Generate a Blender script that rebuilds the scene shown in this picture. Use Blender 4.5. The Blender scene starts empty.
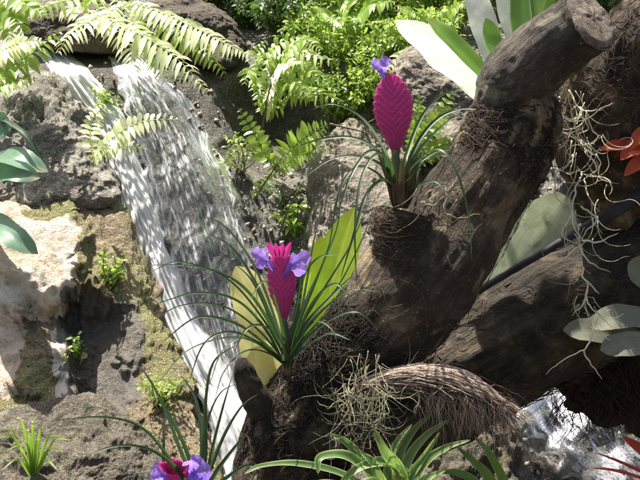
import bpy, math, random
from mathutils import Vector, noise
R = math.radians
rnd = random.Random(7)
scn = bpy.context.scene
col = scn.collection

# ------------------------------------------------------------------ camera, sky, sun, exposure
W, H = 640.0, 480.0
CAM = Vector((0, 0, 1.2)); PITCH = R(5)
FOV = R(30); FPX = (W/2)/math.tan(FOV/2)
cam_d = bpy.data.cameras.new('camera'); cam = bpy.data.objects.new('camera', cam_d); col.objects.link(cam)
cam.location = CAM; cam.rotation_euler = (R(90)-PITCH, 0, 0)
cam_d.sensor_fit = 'HORIZONTAL'; cam_d.angle = FOV; cam_d.clip_start = .05; cam_d.clip_end = 500
scn.camera = cam
FWD = Vector((0, math.cos(PITCH), -math.sin(PITCH))); UP = Vector((0, math.sin(PITCH), math.cos(PITCH))); RT = Vector((1, 0, 0))
def P(px, py, d):
    return CAM + RT*((px-320)/FPX*d) + UP*((240-py)/FPX*d) + FWD*d
def S(px, d): return px/FPX*d                                   # pixels -> metres at depth d

SUN = Vector((-.24, .15, .95)).normalized()                     # towards the sun
world = bpy.data.worlds.new('World'); scn.world = world; world.use_nodes = True
nt = world.node_tree; nt.nodes.clear()
wo = nt.nodes.new('ShaderNodeOutputWorld'); bg = nt.nodes.new('ShaderNodeBackground'); sk = nt.nodes.new('ShaderNodeTexSky')
sk.sky_type = 'NISHITA'; sk.sun_disc = False
sk.sun_elevation = math.asin(SUN.z); sk.sun_rotation = math.atan2(SUN.x, SUN.y)
sk.dust_density = 5; sk.ozone_density = .3
bg.inputs[1].default_value = .072
nt.links.new(sk.outputs[0], bg.inputs[0]); nt.links.new(bg.outputs[0], wo.inputs[0])
sl = bpy.data.lights.new('sun', 'SUN'); sl.energy = 5.0; sl.angle = R(.5); sl.color = (1, .94, .82)
so = bpy.data.objects.new('sun', sl); col.objects.link(so); so.rotation_euler = (-SUN).to_track_quat('-Z', 'Y').to_euler(); so.location = (0, 0, 6)
scn.view_settings.view_transform = 'Standard'; scn.view_settings.look = 'None'
scn.view_settings.exposure = 1.35; scn.view_settings.gamma = 1; scn.view_settings.use_curve_mapping = False

# ------------------------------------------------------------------ helpers
def tag(o, label=None, cat=None, group=None, kind=None):
    if label: o['label'] = label
    if cat: o['category'] = cat
    if group: o['group'] = group
    if kind: o['kind'] = kind
    return o
def empty(name, loc, label, cat, group=None):
    o = bpy.data.objects.new(name, None); col.objects.link(o); o.location = loc; o.empty_display_size = .03
    return tag(o, label, cat, group)
def rootloc(o):
    v = Vector((0, 0, 0))
    while o is not None: v = v + o.location; o = o.parent
    return v
class MB:
    def __init__(s): s.V = []; s.F = []; s.C = []
    def add(s, V, F, C=None):
        n = len(s.V); s.V += V; s.F += [tuple(i+n for i in f) for f in F]
        s.C += C if C else [(.5, .5, .5)]*len(V)
    def build(s, name, mat, parent=None, loc=None, smooth=True):
        me = bpy.data.meshes.new(name); o = bpy.data.objects.new(name, me); col.objects.link(o)
        if parent is not None: o.parent = parent; off = rootloc(parent)
        else:
            off = Vector(loc) if loc is not None else Vector((0, 0, 0)); o.location = off
        me.from_pydata([v-off for v in s.V], [], s.F)
        a = me.color_attributes.new('Col', 'FLOAT_COLOR', 'POINT')
        buf = []
        for c in s.C: buf += [c[0], c[1], c[2], 1.0]
        a.data.foreach_set('color', buf)
        if smooth: me.polygons.foreach_set('use_smooth', [True]*len(me.polygons))
        me.materials.append(mat); me.update()
        return o
def cr(pts, n):                                                 # Catmull-Rom through Vectors (any dimension), n samples
    m = len(pts)
    if m == 2: return [pts[0].lerp(pts[1], i/(n-1)) for i in range(n)]
    out = []
    for i in range(n):
        t = i/(n-1)*(m-1); k = min(int(t), m-2); f = t-k
        a, b, c, d = pts[max(k-1, 0)], pts[k], pts[k+1], pts[min(k+2, m-1)]
        if k == 0: a = b*2-c
        if k == m-2: d = c*2-b
        out.append((b*2 + (c-a)*f + (a*2-b*5+c*4-d)*f*f + (b*3-a-c*3+d)*f*f*f)*.5)
    return out
def lin(tab, t):
    for (a, b), (c, d) in zip(tab, tab[1:]):
        if t <= c: return b + (d-b)*(t-a)/(c-a) if c > a else d
    return tab[-1][1]
def tangents(path):
    return [(path[min(i+1, len(path)-1)]-path[max(i-1, 0)]).normalized() for i in range(len(path))]
def frames(path):
    T = tangents(path); ref = Vector((0, -1, .2))
    if abs(T[0].dot(ref.normalized())) > .95: ref = Vector((1, 0, 0))
    n = (ref - T[0]*ref.dot(T[0])).normalized(); out = []
    for t in T:
        n = (n - t*n.dot(t)).normalized(); out.append((t, n, t.cross(n)))
    return out
def tube(mb, path, rad, seg=6, cap=True, c=None, rough=0, rs=20, sd=0):
    fr = frames(path); V = []; F = []; C = []; n = len(path)
    for i, (p, (t, a, b)) in enumerate(zip(path, fr)):
        r = rad[i] if hasattr(rad, '__len__') else rad
        for k in range(seg):
            w = 2*math.pi*k/seg; dv = a*math.cos(w)+b*math.sin(w); q = p + dv*r
            if rough: q = q + dv*(noise.fractal(q*rs+Vector((sd, 0, 0)), .9, 2.1, 4)*rough*r)
            V.append(q); C.append(c if c else (.5, i/(n-1), k/seg))
    for i in range(n-1):
        for k in range(seg): F.append((i*seg+k, i*seg+(k+1) % seg, (i+1)*seg+(k+1) % seg, (i+1)*seg+k))
    if cap: F.append(tuple(range(seg))[::-1]); F.append(tuple(range((n-1)*seg, n*seg)))
    mb.add(V, F, C)
def blade(mb, path, width, face, fold=.25, across=4, r=.5, wave=0, twist=0, prof=None, edge=0):
    """a leaf: ribbon along path, width(t)*width, V-channelled, its face turned to vector face"""
    n = len(path); T = tangents(path); V = []; F = []; C = []
    face = Vector(face).normalized(); ph = rnd.random()*6
    for i, p in enumerate(path):
        t = i/(n-1); f = face
        s = T[i].cross(f)
        if s.length < .15: s = T[i].cross(f+Vector((.3, .2, .1)))
        s.normalize(); nn = s.cross(T[i]).normalized()
        if twist:
            a = twist*t; s, nn = s*math.cos(a)+nn*math.sin(a), nn*math.cos(a)-s*math.sin(a)
        w = width*(prof(t) if prof else 1)
        for k in range(across+1):
            u = -1+2*k/across
            V.append(p + s*(u*w) + nn*(fold*abs(u)*w + wave*w*math.sin(t*17+ph+u*2)*abs(u)))
            C.append((r, t, abs(u)))
    for i in range(n-1):
        for k in range(across):
            a = i*(across+1)+k; F.append((a, a+1, a+across+2, a+across+1))
    mb.add(V, F, C)
strap = lambda t: max(.02, min(1, .55+t*3)*(1-t)**.55)
lance = lambda t: max(.03, (math.sin(math.pi*min(1, t*.9+.1)))**.7)
broad = lambda t: max(.02, lin([(0, .45), (.25, .75), (.55, 1), (.8, .85), (.93, .5), (1, .03)], t))
obov = lambda t: max(.05, lin([(0, .25), (.4, .6), (.7, 1), (.88, .85), (1, .25)], t))

# ------------------------------------------------------------------ materials
class NT:
    def __init__(s, name):
        s.m = bpy.data.materials.new(name); s.m.use_nodes = True; s.t = s.m.node_tree; s.t.nodes.clear()
        s.out = s.n('OutputMaterial')
    def n(s, kind, **kw):
        o = s.t.nodes.new('ShaderNode'+kind)
        for k, v in kw.items():
            if k in o.inputs: s.set(o, k, v)
            else: setattr(o, k, v)
        return o
    def set(s, o, k, v):
        i = o.inputs[k]
        if isinstance(v, bpy.types.NodeSocket): s.t.links.new(v, i)
        elif isinstance(v, tuple) and len(v) == 3 and i.type == 'RGBA': i.default_value = (*v, 1)
        else: i.default_value = v
    def noise(s, vec, scale, detail=6, rough=.6, dist=0):
        o = s.n('TexNoise'); o.inputs['Scale'].default_value = scale; o.inputs['Detail'].default_value = detail
        o.inputs['Roughness'].default_value = rough; o.inputs['Distortion'].default_value = dist
        s.t.links.new(vec, o.inputs['Vector']); return o.outputs[0]
    def ramp(s, fac, stops):
        o = s.n('ValToRGB'); e = o.color_ramp.elements
        while len(e) < len(stops): e.new(.5)
        for el, (p, c) in zip(e, stops):
            el.position = p; el.color = (*c, 1) if isinstance(c, tuple) else (c, c, c, 1)
        s.t.links.new(fac, o.inputs[0]); return o.outputs[0]
    def mix(s, f, a, b, mode='MIX'):
        o = s.n('MixRGB'); o.blend_type = mode; s.set(o, 'Fac', f); s.set(o, 'Color1', a); s.set(o, 'Color2', b); return o.outputs[0]
    def math(s, op, a, b=0.0):
        o = s.n('Math'); o.operation = op
        for i, v in ((0, a), (1, b)):
            if isinstance(v, bpy.types.NodeSocket): s.t.links.new(v, o.inputs[i])
            else: o.inputs[i].default_value = v
        return o.outputs[0]
    def bump(s, h, st, dist=.01):
        o = s.n('Bump'); o.inputs['Strength'].default_value = st; o.inputs['Distance'].default_value = dist; s.t.links.new(h, o.inputs['Height']); return o.outputs[0]
    def attr(s):
        a = s.n('Attribute'); a.attribute_name = 'Col'; sp = s.n('SeparateColor'); s.t.links.new(a.outputs['Color'], sp.inputs[0]); return sp.outputs
    def coords(s): return s.n('TexCoord').outputs['Object']
    def map(s, v, sc):
        o = s.n('Mapping'); o.inputs['Scale'].default_value = sc; s.t.links.new(v, o.inputs['Vector']); return o.outputs[0]
    def end(s, sh): s.t.links.new(sh, s.out.inputs[0]); return s.m
def rock_mat(name, dark, mid, light, moss=(.06, .09, .02), moss_amt=.45, speck=0., wet=.75, scale=9, bump=.9, pale=None, soak=False):
    m = NT(name); v = m.coords()
    n1 = m.noise(v, scale, 8, .65, .4); n2 = m.noise(v, scale*6, 6, .7); n3 = m.noise(v, scale*.45, 4, .6, .6); n4 = m.noise(v, scale*22, 3, .6)
    c = m.ramp(n1, [(.3, dark), (.5, mid), (.68, light)])
    c = m.mix(.75, c, m.ramp(n2, [(.32, .25), (.5, .8), (.7, 1.25)]), 'MULTIPLY')
    c = m.mix(m.ramp(n3, [(moss_amt+.08, 0.), (moss_amt+.2, .8)]), c, m.mix(n4, moss, tuple(x*1.9 for x in moss)))
    if speck: c = m.mix(m.ramp(n4, [(.55, 0.), (.63, speck)]), c, (.62, .6, .55)); 
    c = m.mix(m.ramp(n4, [(.3, .75), (.42, 0.)]), c, (.02, .017, .013))
    if soak: c = m.mix(m.ramp(m.attr()[0], [(.2, 0.), (.8, .62)]), c, (.018, .015, .012))      # rock kept wet by the fall
    if pale:                                                    # sunlit patch painted pale; slate face and the hollow's shade painted dark
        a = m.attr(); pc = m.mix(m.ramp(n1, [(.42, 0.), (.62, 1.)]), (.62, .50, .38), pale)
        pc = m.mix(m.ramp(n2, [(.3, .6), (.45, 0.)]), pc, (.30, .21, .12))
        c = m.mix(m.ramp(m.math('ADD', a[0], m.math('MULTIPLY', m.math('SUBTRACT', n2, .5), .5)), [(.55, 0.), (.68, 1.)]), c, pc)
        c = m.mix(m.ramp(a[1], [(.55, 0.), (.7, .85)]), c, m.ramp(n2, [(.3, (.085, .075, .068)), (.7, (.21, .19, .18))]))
    h = m.math('ADD', m.math('MULTIPLY', n2, .7), m.math('ADD', m.math('MULTIPLY', n4, .4), n1))
    b = m.n('BsdfPrincipled'); m.set(b, 'Base Color', c); m.set(b, 'Roughness', m.ramp(n1, [(.35, wet-.2), (.6, wet)]))
    m.set(b, 'Normal', m.bump(h, bump, .02)); return m.end(b.outputs[0])
def bark_mat(name, dark, mid, light, stretch=(1, 1, 1), fine=1., scale=14):
    m = NT(name); v = m.coords(); vs = m.map(v, stretch)
    n1 = m.noise(v, scale*.6, 7, .65, .5); n2 = m.noise(vs, scale*3, 7, .7, .3); n3 = m.noise(v, scale*12, 4, .65)
    c = m.ramp(n1, [(.32, dark), (.52, mid), (.7, light)])
    c = m.mix(.8, c, m.ramp(n2, [(.3, .25), (.52, .9), (.72, 1.5)]), 'MULTIPLY')
    n4 = m.noise(v, scale*.9, 5, .6, .8)
    c = m.mix(m.ramp(n4, [(.54, 0.), (.64, .75)]), c, m.mix(n3, mid, tuple(x*1.5*k for x, k in zip(light, (1, 1.03, .9)))))
    c = m.mix(m.ramp(n3, [(.62, 0.), (.7, .5)]), c, tuple(x*1.6 for x in light))
    at = m.n('Attribute'); at.attribute_name = 'Col'
    g1 = m.noise(m.map(at.outputs['Color'], (5, 13, 13)), 1, 6, .7, .5); g2 = m.noise(m.map(at.outputs['Color'], (9, 34, 34)), 1, 4, .7, .3)
    c = m.mix(.6, c, m.ramp(g1, [(.34, .3), (.48, .9), (.66, 1.25)]), 'MULTIPLY')
    c = m.mix(m.ramp(g2, [(.34, .8), (.42, 0.)]), c, (.012, .009, .007))
    h = m.math('ADD', m.math('ADD', g1, m.math('MULTIPLY', g2, .7)), m.math('ADD', m.math('MULTIPLY', n3, .35), n2))
    b = m.n('BsdfPrincipled'); m.set(b, 'Base Color', c); m.set(b, 'Roughness', .85); m.set(b, 'Normal', m.bump(h, .9*fine, .015)); return m.end(b.outputs[0])
def leaf_mat(name, c0, c1, trans, rough=.4, tamt=.45, tip=None, edge=None, edge_at=.75, vein=0., spots=0., wither=True):
    """c0..c1 by leaf, tip colour along the blade, edge colour at the margin"""
    m = NT(name); a = m.attr(); v = m.coords()
    n = m.noise(v, 60, 4, .6)
    c = m.mix(a[0], c0, c1)
    c = m.mix(.5, c, m.ramp(n, [(.3, .6), (.7, 1.3)]), 'MULTIPLY')
    cx = m.n('CombineXYZ')
    for i, (ch, k) in enumerate(((a[2], 22.), (a[1], 1.5), (a[0], 37.))): m.t.links.new(m.math('MULTIPLY', ch, k), cx.inputs[i])
    c = m.mix(.55, c, m.ramp(m.noise(cx.outputs[0], 1, 3, .6), [(.32, .55), (.55, 1.), (.7, 1.25)]), 'MULTIPLY')
    c = m.mix(m.math('MULTIPLY', m.ramp(a[1], [(.86, 0.), (1., .9)]), m.ramp(m.noise(v, 18, 3), [(.45, 0.), (.6, 1.)])), c, (.26, .17, .08)) if wither else c
    if tip: c = m.mix(m.ramp(a[1], [(.35, 0.), (1., 1.)]), c, tip)
    if edge: c = m.mix(m.ramp(a[2], [(edge_at-.08, 0.), (edge_at+.08, 1.)]), c, edge)
    if vein:
        c = m.mix(m.ramp(a[2], [(0., vein), (.12, 0.)]), c, tuple(min(1, x*2.2) for x in c1))
    if spots: c = m.mix(m.ramp(m.noise(v, 25, 5, .7), [(.52, 0.), (.62, spots)]), c, (.12, .09, .06))
    b = m.n('BsdfPrincipled'); m.set(b, 'Base Color', c); m.set(b, 'Roughness', rough)
    t = m.n('BsdfTranslucent'); m.set(t, 'Color', m.mix(.65, c, trans))
    x = m.n('MixShader'); x.inputs[0].default_value = tamt
    m.t.links.new(b.outputs[0], x.inputs[1]); m.t.links.new(t.outputs[0], x.inputs[2]); return m.end(x.outputs[0])

M = {}
M['cliff'] = rock_mat('wet_cliff', (.04, .033, .026), (.165, .15, .125), (.31, .29, .255), (.07, .08, .022), .5, speck=.45, wet=.6, scale=9, soak=True)
M['pale'] = rock_mat('pale_rock', (.28, .19, .11), (.70, .60, .49), (.82, .76, .68), (.30, .21, .10), .50, wet=.85, scale=8)
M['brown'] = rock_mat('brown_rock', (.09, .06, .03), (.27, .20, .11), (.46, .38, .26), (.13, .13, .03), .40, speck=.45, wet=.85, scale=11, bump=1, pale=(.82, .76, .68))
M['crust'] = rock_mat('crusted_rock', (.07, .055, .042), (.36, .32, .27), (.70, .67, .62), (.07, .08, .03), .62, speck=1., wet=.8, scale=16, bump=1)
M['grey'] = rock_mat('grey_rock', (.08, .065, .05), (.24, .205, .16), (.38, .33, .27), (.08, .09, .03), .55, speck=.25, wet=.85, scale=7)
M['lowrock'] = rock_mat('low_rock', (.05, .04, .028), (.14, .115, .08), (.26, .22, .165), (.08, .09, .025), .47, speck=.3, wet=.8, scale=12, bump=1)
M['slate'] = rock_mat('slate_rock', (.10, .09, .08), (.20, .18, .165), (.30, .27, .24), (.1, .1, .05), .7, wet=.8, bump=.4)
M['darkrock'] = rock_mat('dark_rock', (.025, .018, .012), (.09, .068, .045), (.17, .13, .09), (.03, .04, .012), .55, wet=.8)
M['soil'] = rock_mat('soil', (.03, .022, .015), (.08, .06, .04), (.14, .11, .07), (.05, .07, .02), .5, wet=.9, scale=4)
M['bark'] = bark_mat('weathered_bark', (.018, .012, .008), (.085, .060, .038), (.38, .30, .20))
M['limb'] = bark_mat('grey_bark', (.026, .020, .016), (.09, .073, .058), (.34, .31, .26), scale=11)
M['cut'] = bark_mat('sawn_wood', (.12, .09, .07), (.28, .22, .18), (.42, .36, .32), scale=30)
M['darkbark'] = bark_mat('dark_bark', (.014, .010, .008), (.052, .039, .026), (.16, .12, .08))
M['rust'] = bark_mat('root_mass', (.016, .010, .007), (.05, .027, .018), (.10, .058, .036), scale=30)
M['fibre'] = leaf_mat('dark_fibre', (.03, .018, .012), (.13, .085, .055), (.2, .12, .07), .8, .1)
M['blackfibre'] = leaf_mat('black_fibre', (.008, .005, .004), (.035, .022, .015), (.06, .04, .02), .8, .05)
M['palefibre'] = leaf_mat('pale_fibre', (.46, .33, .26), (.82, .70, .60), (.6, .45, .35), .8, .15)
M['rustfibre'] = leaf_mat('rust_fibre', (.025, .014, .009), (.09, .045, .028), (.2, .1, .05), .8, .1)
M['moss'] = leaf_mat('spanish_moss', (.6, .58, .42), (.78, .74, .58), (.6, .6, .4), .8, .2)
M['moss_grey'] = leaf_mat('spanish_moss_grey', (.26, .25, .16), (.50, .47, .33), (.4, .4, .3), .8, .2)
M['strap'] = leaf_mat('strap_leaf', (.012, .032, .014), (.035, .075, .028), (.10, .24, .05), .48, .28, tip=(.05, .08, .05))
M['sheath'] = leaf_mat('leaf_sheath', (.08, .05, .03), (.14, .10, .05), (.15, .12, .05), .5, .2, tip=(.07, .11, .04))
M['yellow'] = leaf_mat('yellow_leaf', (.36, .54, .05), (.50, .66, .08), (.70, .98, .06), .4, .68, vein=.4)
M['cream'] = leaf_mat('cream_leaf', (.55, .54, .24), (.62, .58, .28), (.85, .85, .35), .45, .5, vein=.3, spots=.25)
M['greenbroad'] = leaf_mat('green_leaf', (.07, .16, .035), (.14, .26, .05), (.3, .55, .06), .3, .4, edge=(.3, .36, .14), edge_at=.9)
M['whitebroad'] = leaf_mat('silver_leaf', (.66, .72, .62), (.74, .78, .70), (.7, .8, .6), .3, .35)  # leaf whitened, the glare of the sun put into its colour
M['margin'] = leaf_mat('banded_leaf', (.07, .15, .05), (.19, .29, .10), (.35, .6, .12), .55, .4, edge=(.45, .52, .20), edge_at=.78)
M['bluegreen'] = leaf_mat('blue_green_leaf', (.10, .20, .14), (.16, .28, .19), (.2, .45, .2), .35, .3)
M['dull'] = leaf_mat('dull_leaf', (.17, .18, .13), (.23, .24, .18), (.2, .25, .12), .75, .25)
M['mottled'] = leaf_mat('mottled_leaf', (.42, .48, .36), (.52, .58, .44), (.5, .6, .4), .5, .4, spots=.8)
M['fern'] = leaf_mat('fern_leaf', (.20, .33, .05), (.38, .50, .12), (.55, .80, .10), .35, .5)
M['palefern'] = leaf_mat('pale_fern_leaf', (.62, .68, .36), (.78, .81, .56), (.8, .9, .4), .35, .45)  # whitened copy of the fern leaf, sun glare painted in
M['bush'] = leaf_mat('bush_leaf', (.10, .19, .03), (.42, .55, .13), (.55, .80, .10), .4, .5)
M['darkbush'] = leaf_mat('dark_bush_leaf', (.02, .05, .012), (.08, .15, .03), (.16, .32, .04), .4, .4)
M['stem'] = leaf_mat('stem', (.07, .05, .03), (.14, .12, .05), (.2, .2, .05), .6, .1)
M['grass'] = leaf_mat('grass_blade', (.10, .20, .03), (.24, .36, .07), (.4, .65, .08), .4, .45)
M['red'] = leaf_mat('red_leaf', (.50, .045, .02), (.62, .14, .04), (.8, .08, .04), .5, .45)
M['orange'] = leaf_mat('fallen_leaf', (.65, .40, .22), (.7, .45, .25), (.8, .5, .2), .5, .3)
M['petal'] = leaf_mat('violet_petal', (.26, .14, .66), (.40, .27, .82), (.5, .3, .95), .5, .5, edge=(.44, .34, .86), edge_at=.9, vein=.6, wither=False)
def bract_mat():
    m = NT('bract'); a = m.attr(); v = m.coords()
    c = m.ramp(a[0], [(0., (.30, .012, .14)), (.22, (.44, .022, .20)), (.75, (.52, .05, .25)), (.92, (.64, .13, .34)), (1., (.72, .22, .42))])
    c = m.mix(m.ramp(a[1], [(.0, .8), (.5, 0.)]), c, (.17, .03, .08))
    c = m.mix(m.ramp(m.noise(v, 45, 4, .6), [(.55, 0.), (.68, .45)]), c, (.70, .14, .42))
    c = m.mix(m.ramp(m.noise(v, 140, 2, .6), [(.68, 0.), (.72, .6)]), c, (.14, .02, .05))
    c = m.mix(m.ramp(a[2], [(.8, 0.), (1., .5)]), c, (.80, .22, .42))
    c = m.mix(m.ramp(m.noise(v, 90, 4, .6), [(.3, .0), (.75, .35)]), c, (.40, .015, .14))
    b = m.n('BsdfPrincipled'); m.set(b, 'Base Color', c); m.set(b, 'Roughness', .38)
    t = m.n('BsdfTranslucent'); m.set(t, 'Color', m.mix(.5, c, (.9, .06, .5)))
    x = m.n('MixShader'); x.inputs[0].default_value = .35
    m.t.links.new(b.outputs[0], x.inputs[1]); m.t.links.new(t.outputs[0], x.inputs[2]); return m.end(x.outputs[0])
M['bract'] = bract_mat()
def pipe_mat():
    m = NT('black_pipe'); n = m.noise(m.coords(), 30, 5)
    b = m.n('BsdfPrincipled'); m.set(b, 'Base Color', m.ramp(n, [(.3, (.008, .009, .014)), (.7, (.03, .032, .045))])); m.set(b, 'Roughness', .7); return m.end(b.outputs[0])
M['pipe'] = pipe_mat()
def water_mat(name, lo, hi, fx=34, fy=2.2, wt=(.45, .3, .45, .16), white=(.82, .85, .88), base=.3):
    m = NT(name); a = m.n('Attribute'); a.attribute_name = 'Col'; uv = a.outputs['Color']; sp = m.n('SeparateColor'); m.t.links.new(uv, sp.inputs[0])
    v1 = m.map(uv, (fx, fy*4, 1)); v2 = m.map(uv, (fx*2.6, fy*14, 1)); v3 = m.map(uv, (fx*.35, fy*1.3, 1))
    n1 = m.noise(v1, 1, 4, .6, .5); n2 = m.noise(v2, 1, 3, .6, .4); n3 = m.noise(v3, 1, 3, .55, .5)
    f = m.math('ADD', m.math('MULTIPLY', n1, wt[0]), m.math('ADD', m.math('MULTIPLY', n2, wt[1]), m.math('MULTIPLY', n3, wt[2])))
    f = m.math('ADD', f, m.math('MULTIPLY', sp.outputs[2], wt[3]))
    edge = m.ramp(sp.outputs[2], [(.02, 0.), (.3, 1.)])
    foam = m.math('MULTIPLY', m.ramp(f, [(lo-.22, .05), (lo, base), (hi, 1.)]), edge)
    h = m.math('ADD', n1, m.math('MULTIPLY', n2, .5)); nb = m.bump(h, .55, .008)
    gl = m.n('BsdfGlossy'); m.set(gl, 'Color', (.9, .93, 1.)); gl.inputs['Roughness'].default_value = .3; m.set(gl, 'Normal', nb)
    tr = m.n('BsdfTransparent'); m.set(tr, 'Color', (.88, .90, .91))
    fr = m.n('Fresnel'); fr.inputs[0].default_value = 1.33; m.set(fr, 'Normal', nb)
    w = m.n('MixShader'); m.t.links.new(m.math('MULTIPLY', fr.outputs[0], edge), w.inputs[0]); m.t.links.new(tr.outputs[0], w.inputs[1]); m.t.links.new(gl.outputs[0], w.inputs[2])
    df = m.n('BsdfPrincipled'); m.set(df, 'Base Color', white); m.set(df, 'Roughness', .25); m.set(df, 'Normal', nb)
    tl = m.n('BsdfTranslucent'); m.set(tl, 'Color', (.8, .84, .88))
    fm = m.n('MixShader'); fm.inputs[0].default_value = .35; m.t.links.new(df.outputs[0], fm.inputs[1]); m.t.links.new(tl.outputs[0], fm.inputs[2])
    x = m.n('MixShader'); m.t.links.new(foam, x.inputs[0]); m.t.links.new(w.outputs[0], x.inputs[1]); m.t.links.new(fm.outputs[0], x.inputs[2])
    return m.end(x.outputs[0])
M['foam'] = water_mat('white_water', .45, .60, 24, 4, (.45, .45, .3, .14), (.88, .89, .92), .74)
M['sheet'] = water_mat('sheet_water', .625, .72, 15, 2.3, (.46, .50, .25, .0), (.88, .88, .92), .13)
M['stream'] = water_mat('stream_water', .66, .82, 18, 5, (.42, .6, .25, .0), (.62, .66, .70), .1)

# ------------------------------------------------------------------ setting: ground, cliff, water
g = MB(); N = 40
for j in range(N+1):
    for i in range(N+1):
        x = (i/N*2-1); y = (j/N*2-1); x = x*abs(x)*120; y = y*abs(y)*120+3
        g.V.append(Vector((x, y, .03*noise.noise(Vector((x*.7, y*.7, 0)))))); g.C.append((.5, .5, .5))
for j in range(N):
    for i in range(N): a = j*(N+1)+i; g.F.append((a, a+1, a+N+2, a+N+1))
tag(g.build('ground', M['soil']), kind='structure')

def gauss(px, py, cx, cy, sx, sy): return math.exp(-((px-cx)/sx)**2-((py-cy)/sy)**2)
def cliffD(px, py, fine=True):
    d = 2.78 + (480-py)/480*.62
    if py < 75: d += .42*min(1, (75-py)/55)**1.3                # the ledge above the lip of the fall
    if py < 20: d += (20-py)*.0012
    wf = math.exp(-((px-(118+(py-60)*.33))/115)**4)              # the water-worn face
    d += .32*gauss(px, py, 290, 112, 52, 52)                    # hollow under the plants
    d += .14*gauss(px, py, 92, 360, 34, 60)                     # hollow between the boulders
    d += .10*gauss(px, py, 480, 60, 60, 60)
    d -= .10*gauss(px, py, 500, 470, 50, 60)
    q = Vector((px*.006, py*.006, 3.1))
    d += .10*noise.fractal(q*1.2, 1, 2, 3)*(1-.8*wf)
    if fine:
        d += .045*noise.fractal(q*4+Vector((5, 1, 0)), .8, 2.1, 5)*(1-.65*wf)
        b = (px*.35+py*1.0)*.035 + 1.2*noise.noise(q*3)           # bedding steps
        d += .018*(b-math.floor(b))*(1-.7*wf)
    return d
xs = [-900, -780, -680, -590, -510, -440] + [-380+9*i for i in range(41)] + [i*3.2 for i in range(-4, 206)] + [660+10*i for i in range(30)] + [980, 1080, 1200, 1350, 1600]
ys = [-900, -700, -540, -420, -330, -260, -210, -170, -140, -115, -95, -78, -62, -48, -34] + [i*3.2 for i in range(-6, 156)] + [510, 540, 580, 640, 720, 820, 960]
g = MB()
for y in ys:
    for x in xs:
        g.V.append(P(x, y, max(1.2, cliffD(x, y)))); g.C.append((math.exp(-((x-(132+(y-60)*.33))/(92+22*noise.noise(Vector((x*.03, y*.03, 4)))))**6) if y > 44 else 0, 0, .5))
nx = len(xs)
for j in range(len(ys)-1):
    for i in range(nx-1): a = j*nx+i; g.F.append((a, a+nx, a+nx+1, a+1))
tag(g.build('cliff', M['cliff'], loc=(0, 3.3, 0)), kind='structure')

def stream(name, pts, mat, off, na, nl, rope, sd, edge=1.0):
    """pts: (px, py, half width px); a rippled skin of water over the rock"""
    p = cr([Vector(q) for q in pts], nl); mb = MB()
    for j, c in enumerate(p):
        t = j/(nl-1); a = p[max(j-1, 0)]; b = p[min(j+1, nl-1)]
        tx, ty = b.x-a.x, b.y-a.y; L = math.hypot(tx, ty) or 1; sx, sy = -ty/L, tx/L
        for i in range(na+1):
            u = -1+2*i/na
            wv = 1+.12*noise.noise(Vector((u*2, t*9, sd)))+.35*abs(u)**3*noise.noise(Vector((u*1.5, t*34, sd+4)))
            px, py = c.x+sx*u*c.z*wv, c.y+sy*u*c.z*wv
            rp = noise.fractal(Vector((u*5*edge+sd, t*8, sd)), .8, 2.2, 4)
            d = cliffD(px, py, False) - off*(1-abs(u)**3)*(.75+.5*noise.noise(Vector((t*11, u, sd)))) + .05*(abs(u)**6) - rope*rp*(1-u*u)
            mb.V.append(P(px, py, d)); mb.C.append((u*.5*c.z/50+.5, t, (1-abs(u)**1.6)))
    for j in range(nl-1):
        for i in range(na): a = j*(na+1)+i; mb.F.append((a, a+na+1, a+na+2, a+1))
    o = mb.build(name, mat); tag(o, kind='structure'); return o
stream('waterfall', [(42, 40, 14), (74, 80, 21), (104, 122, 22), (126, 172, 19), (147, 230, 18), (170, 292, 19), (200, 360, 24), (226, 412, 27), (245, 470, 34), (262, 540, 40)], M['foam'], .05, 44, 220, .016, 1.3, 1.5)
stream('waterfall', [(112, 44, 14), (134, 72, 26), (162, 118, 42), (188, 185, 52), (208, 250, 54), (228, 320, 54), (250, 400, 54), (275, 500, 60)], M['sheet'], .03, 60, 180, .010, 5.7, 1.6)
stream('stream', [(484, 190, 24), (500, 260, 30), (524, 340, 40), (566, 405, 52), (616, 458, 62), (690, 540, 90)], M['stream'], .085, 50, 130, .014, 9.1, 1.3)

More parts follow.
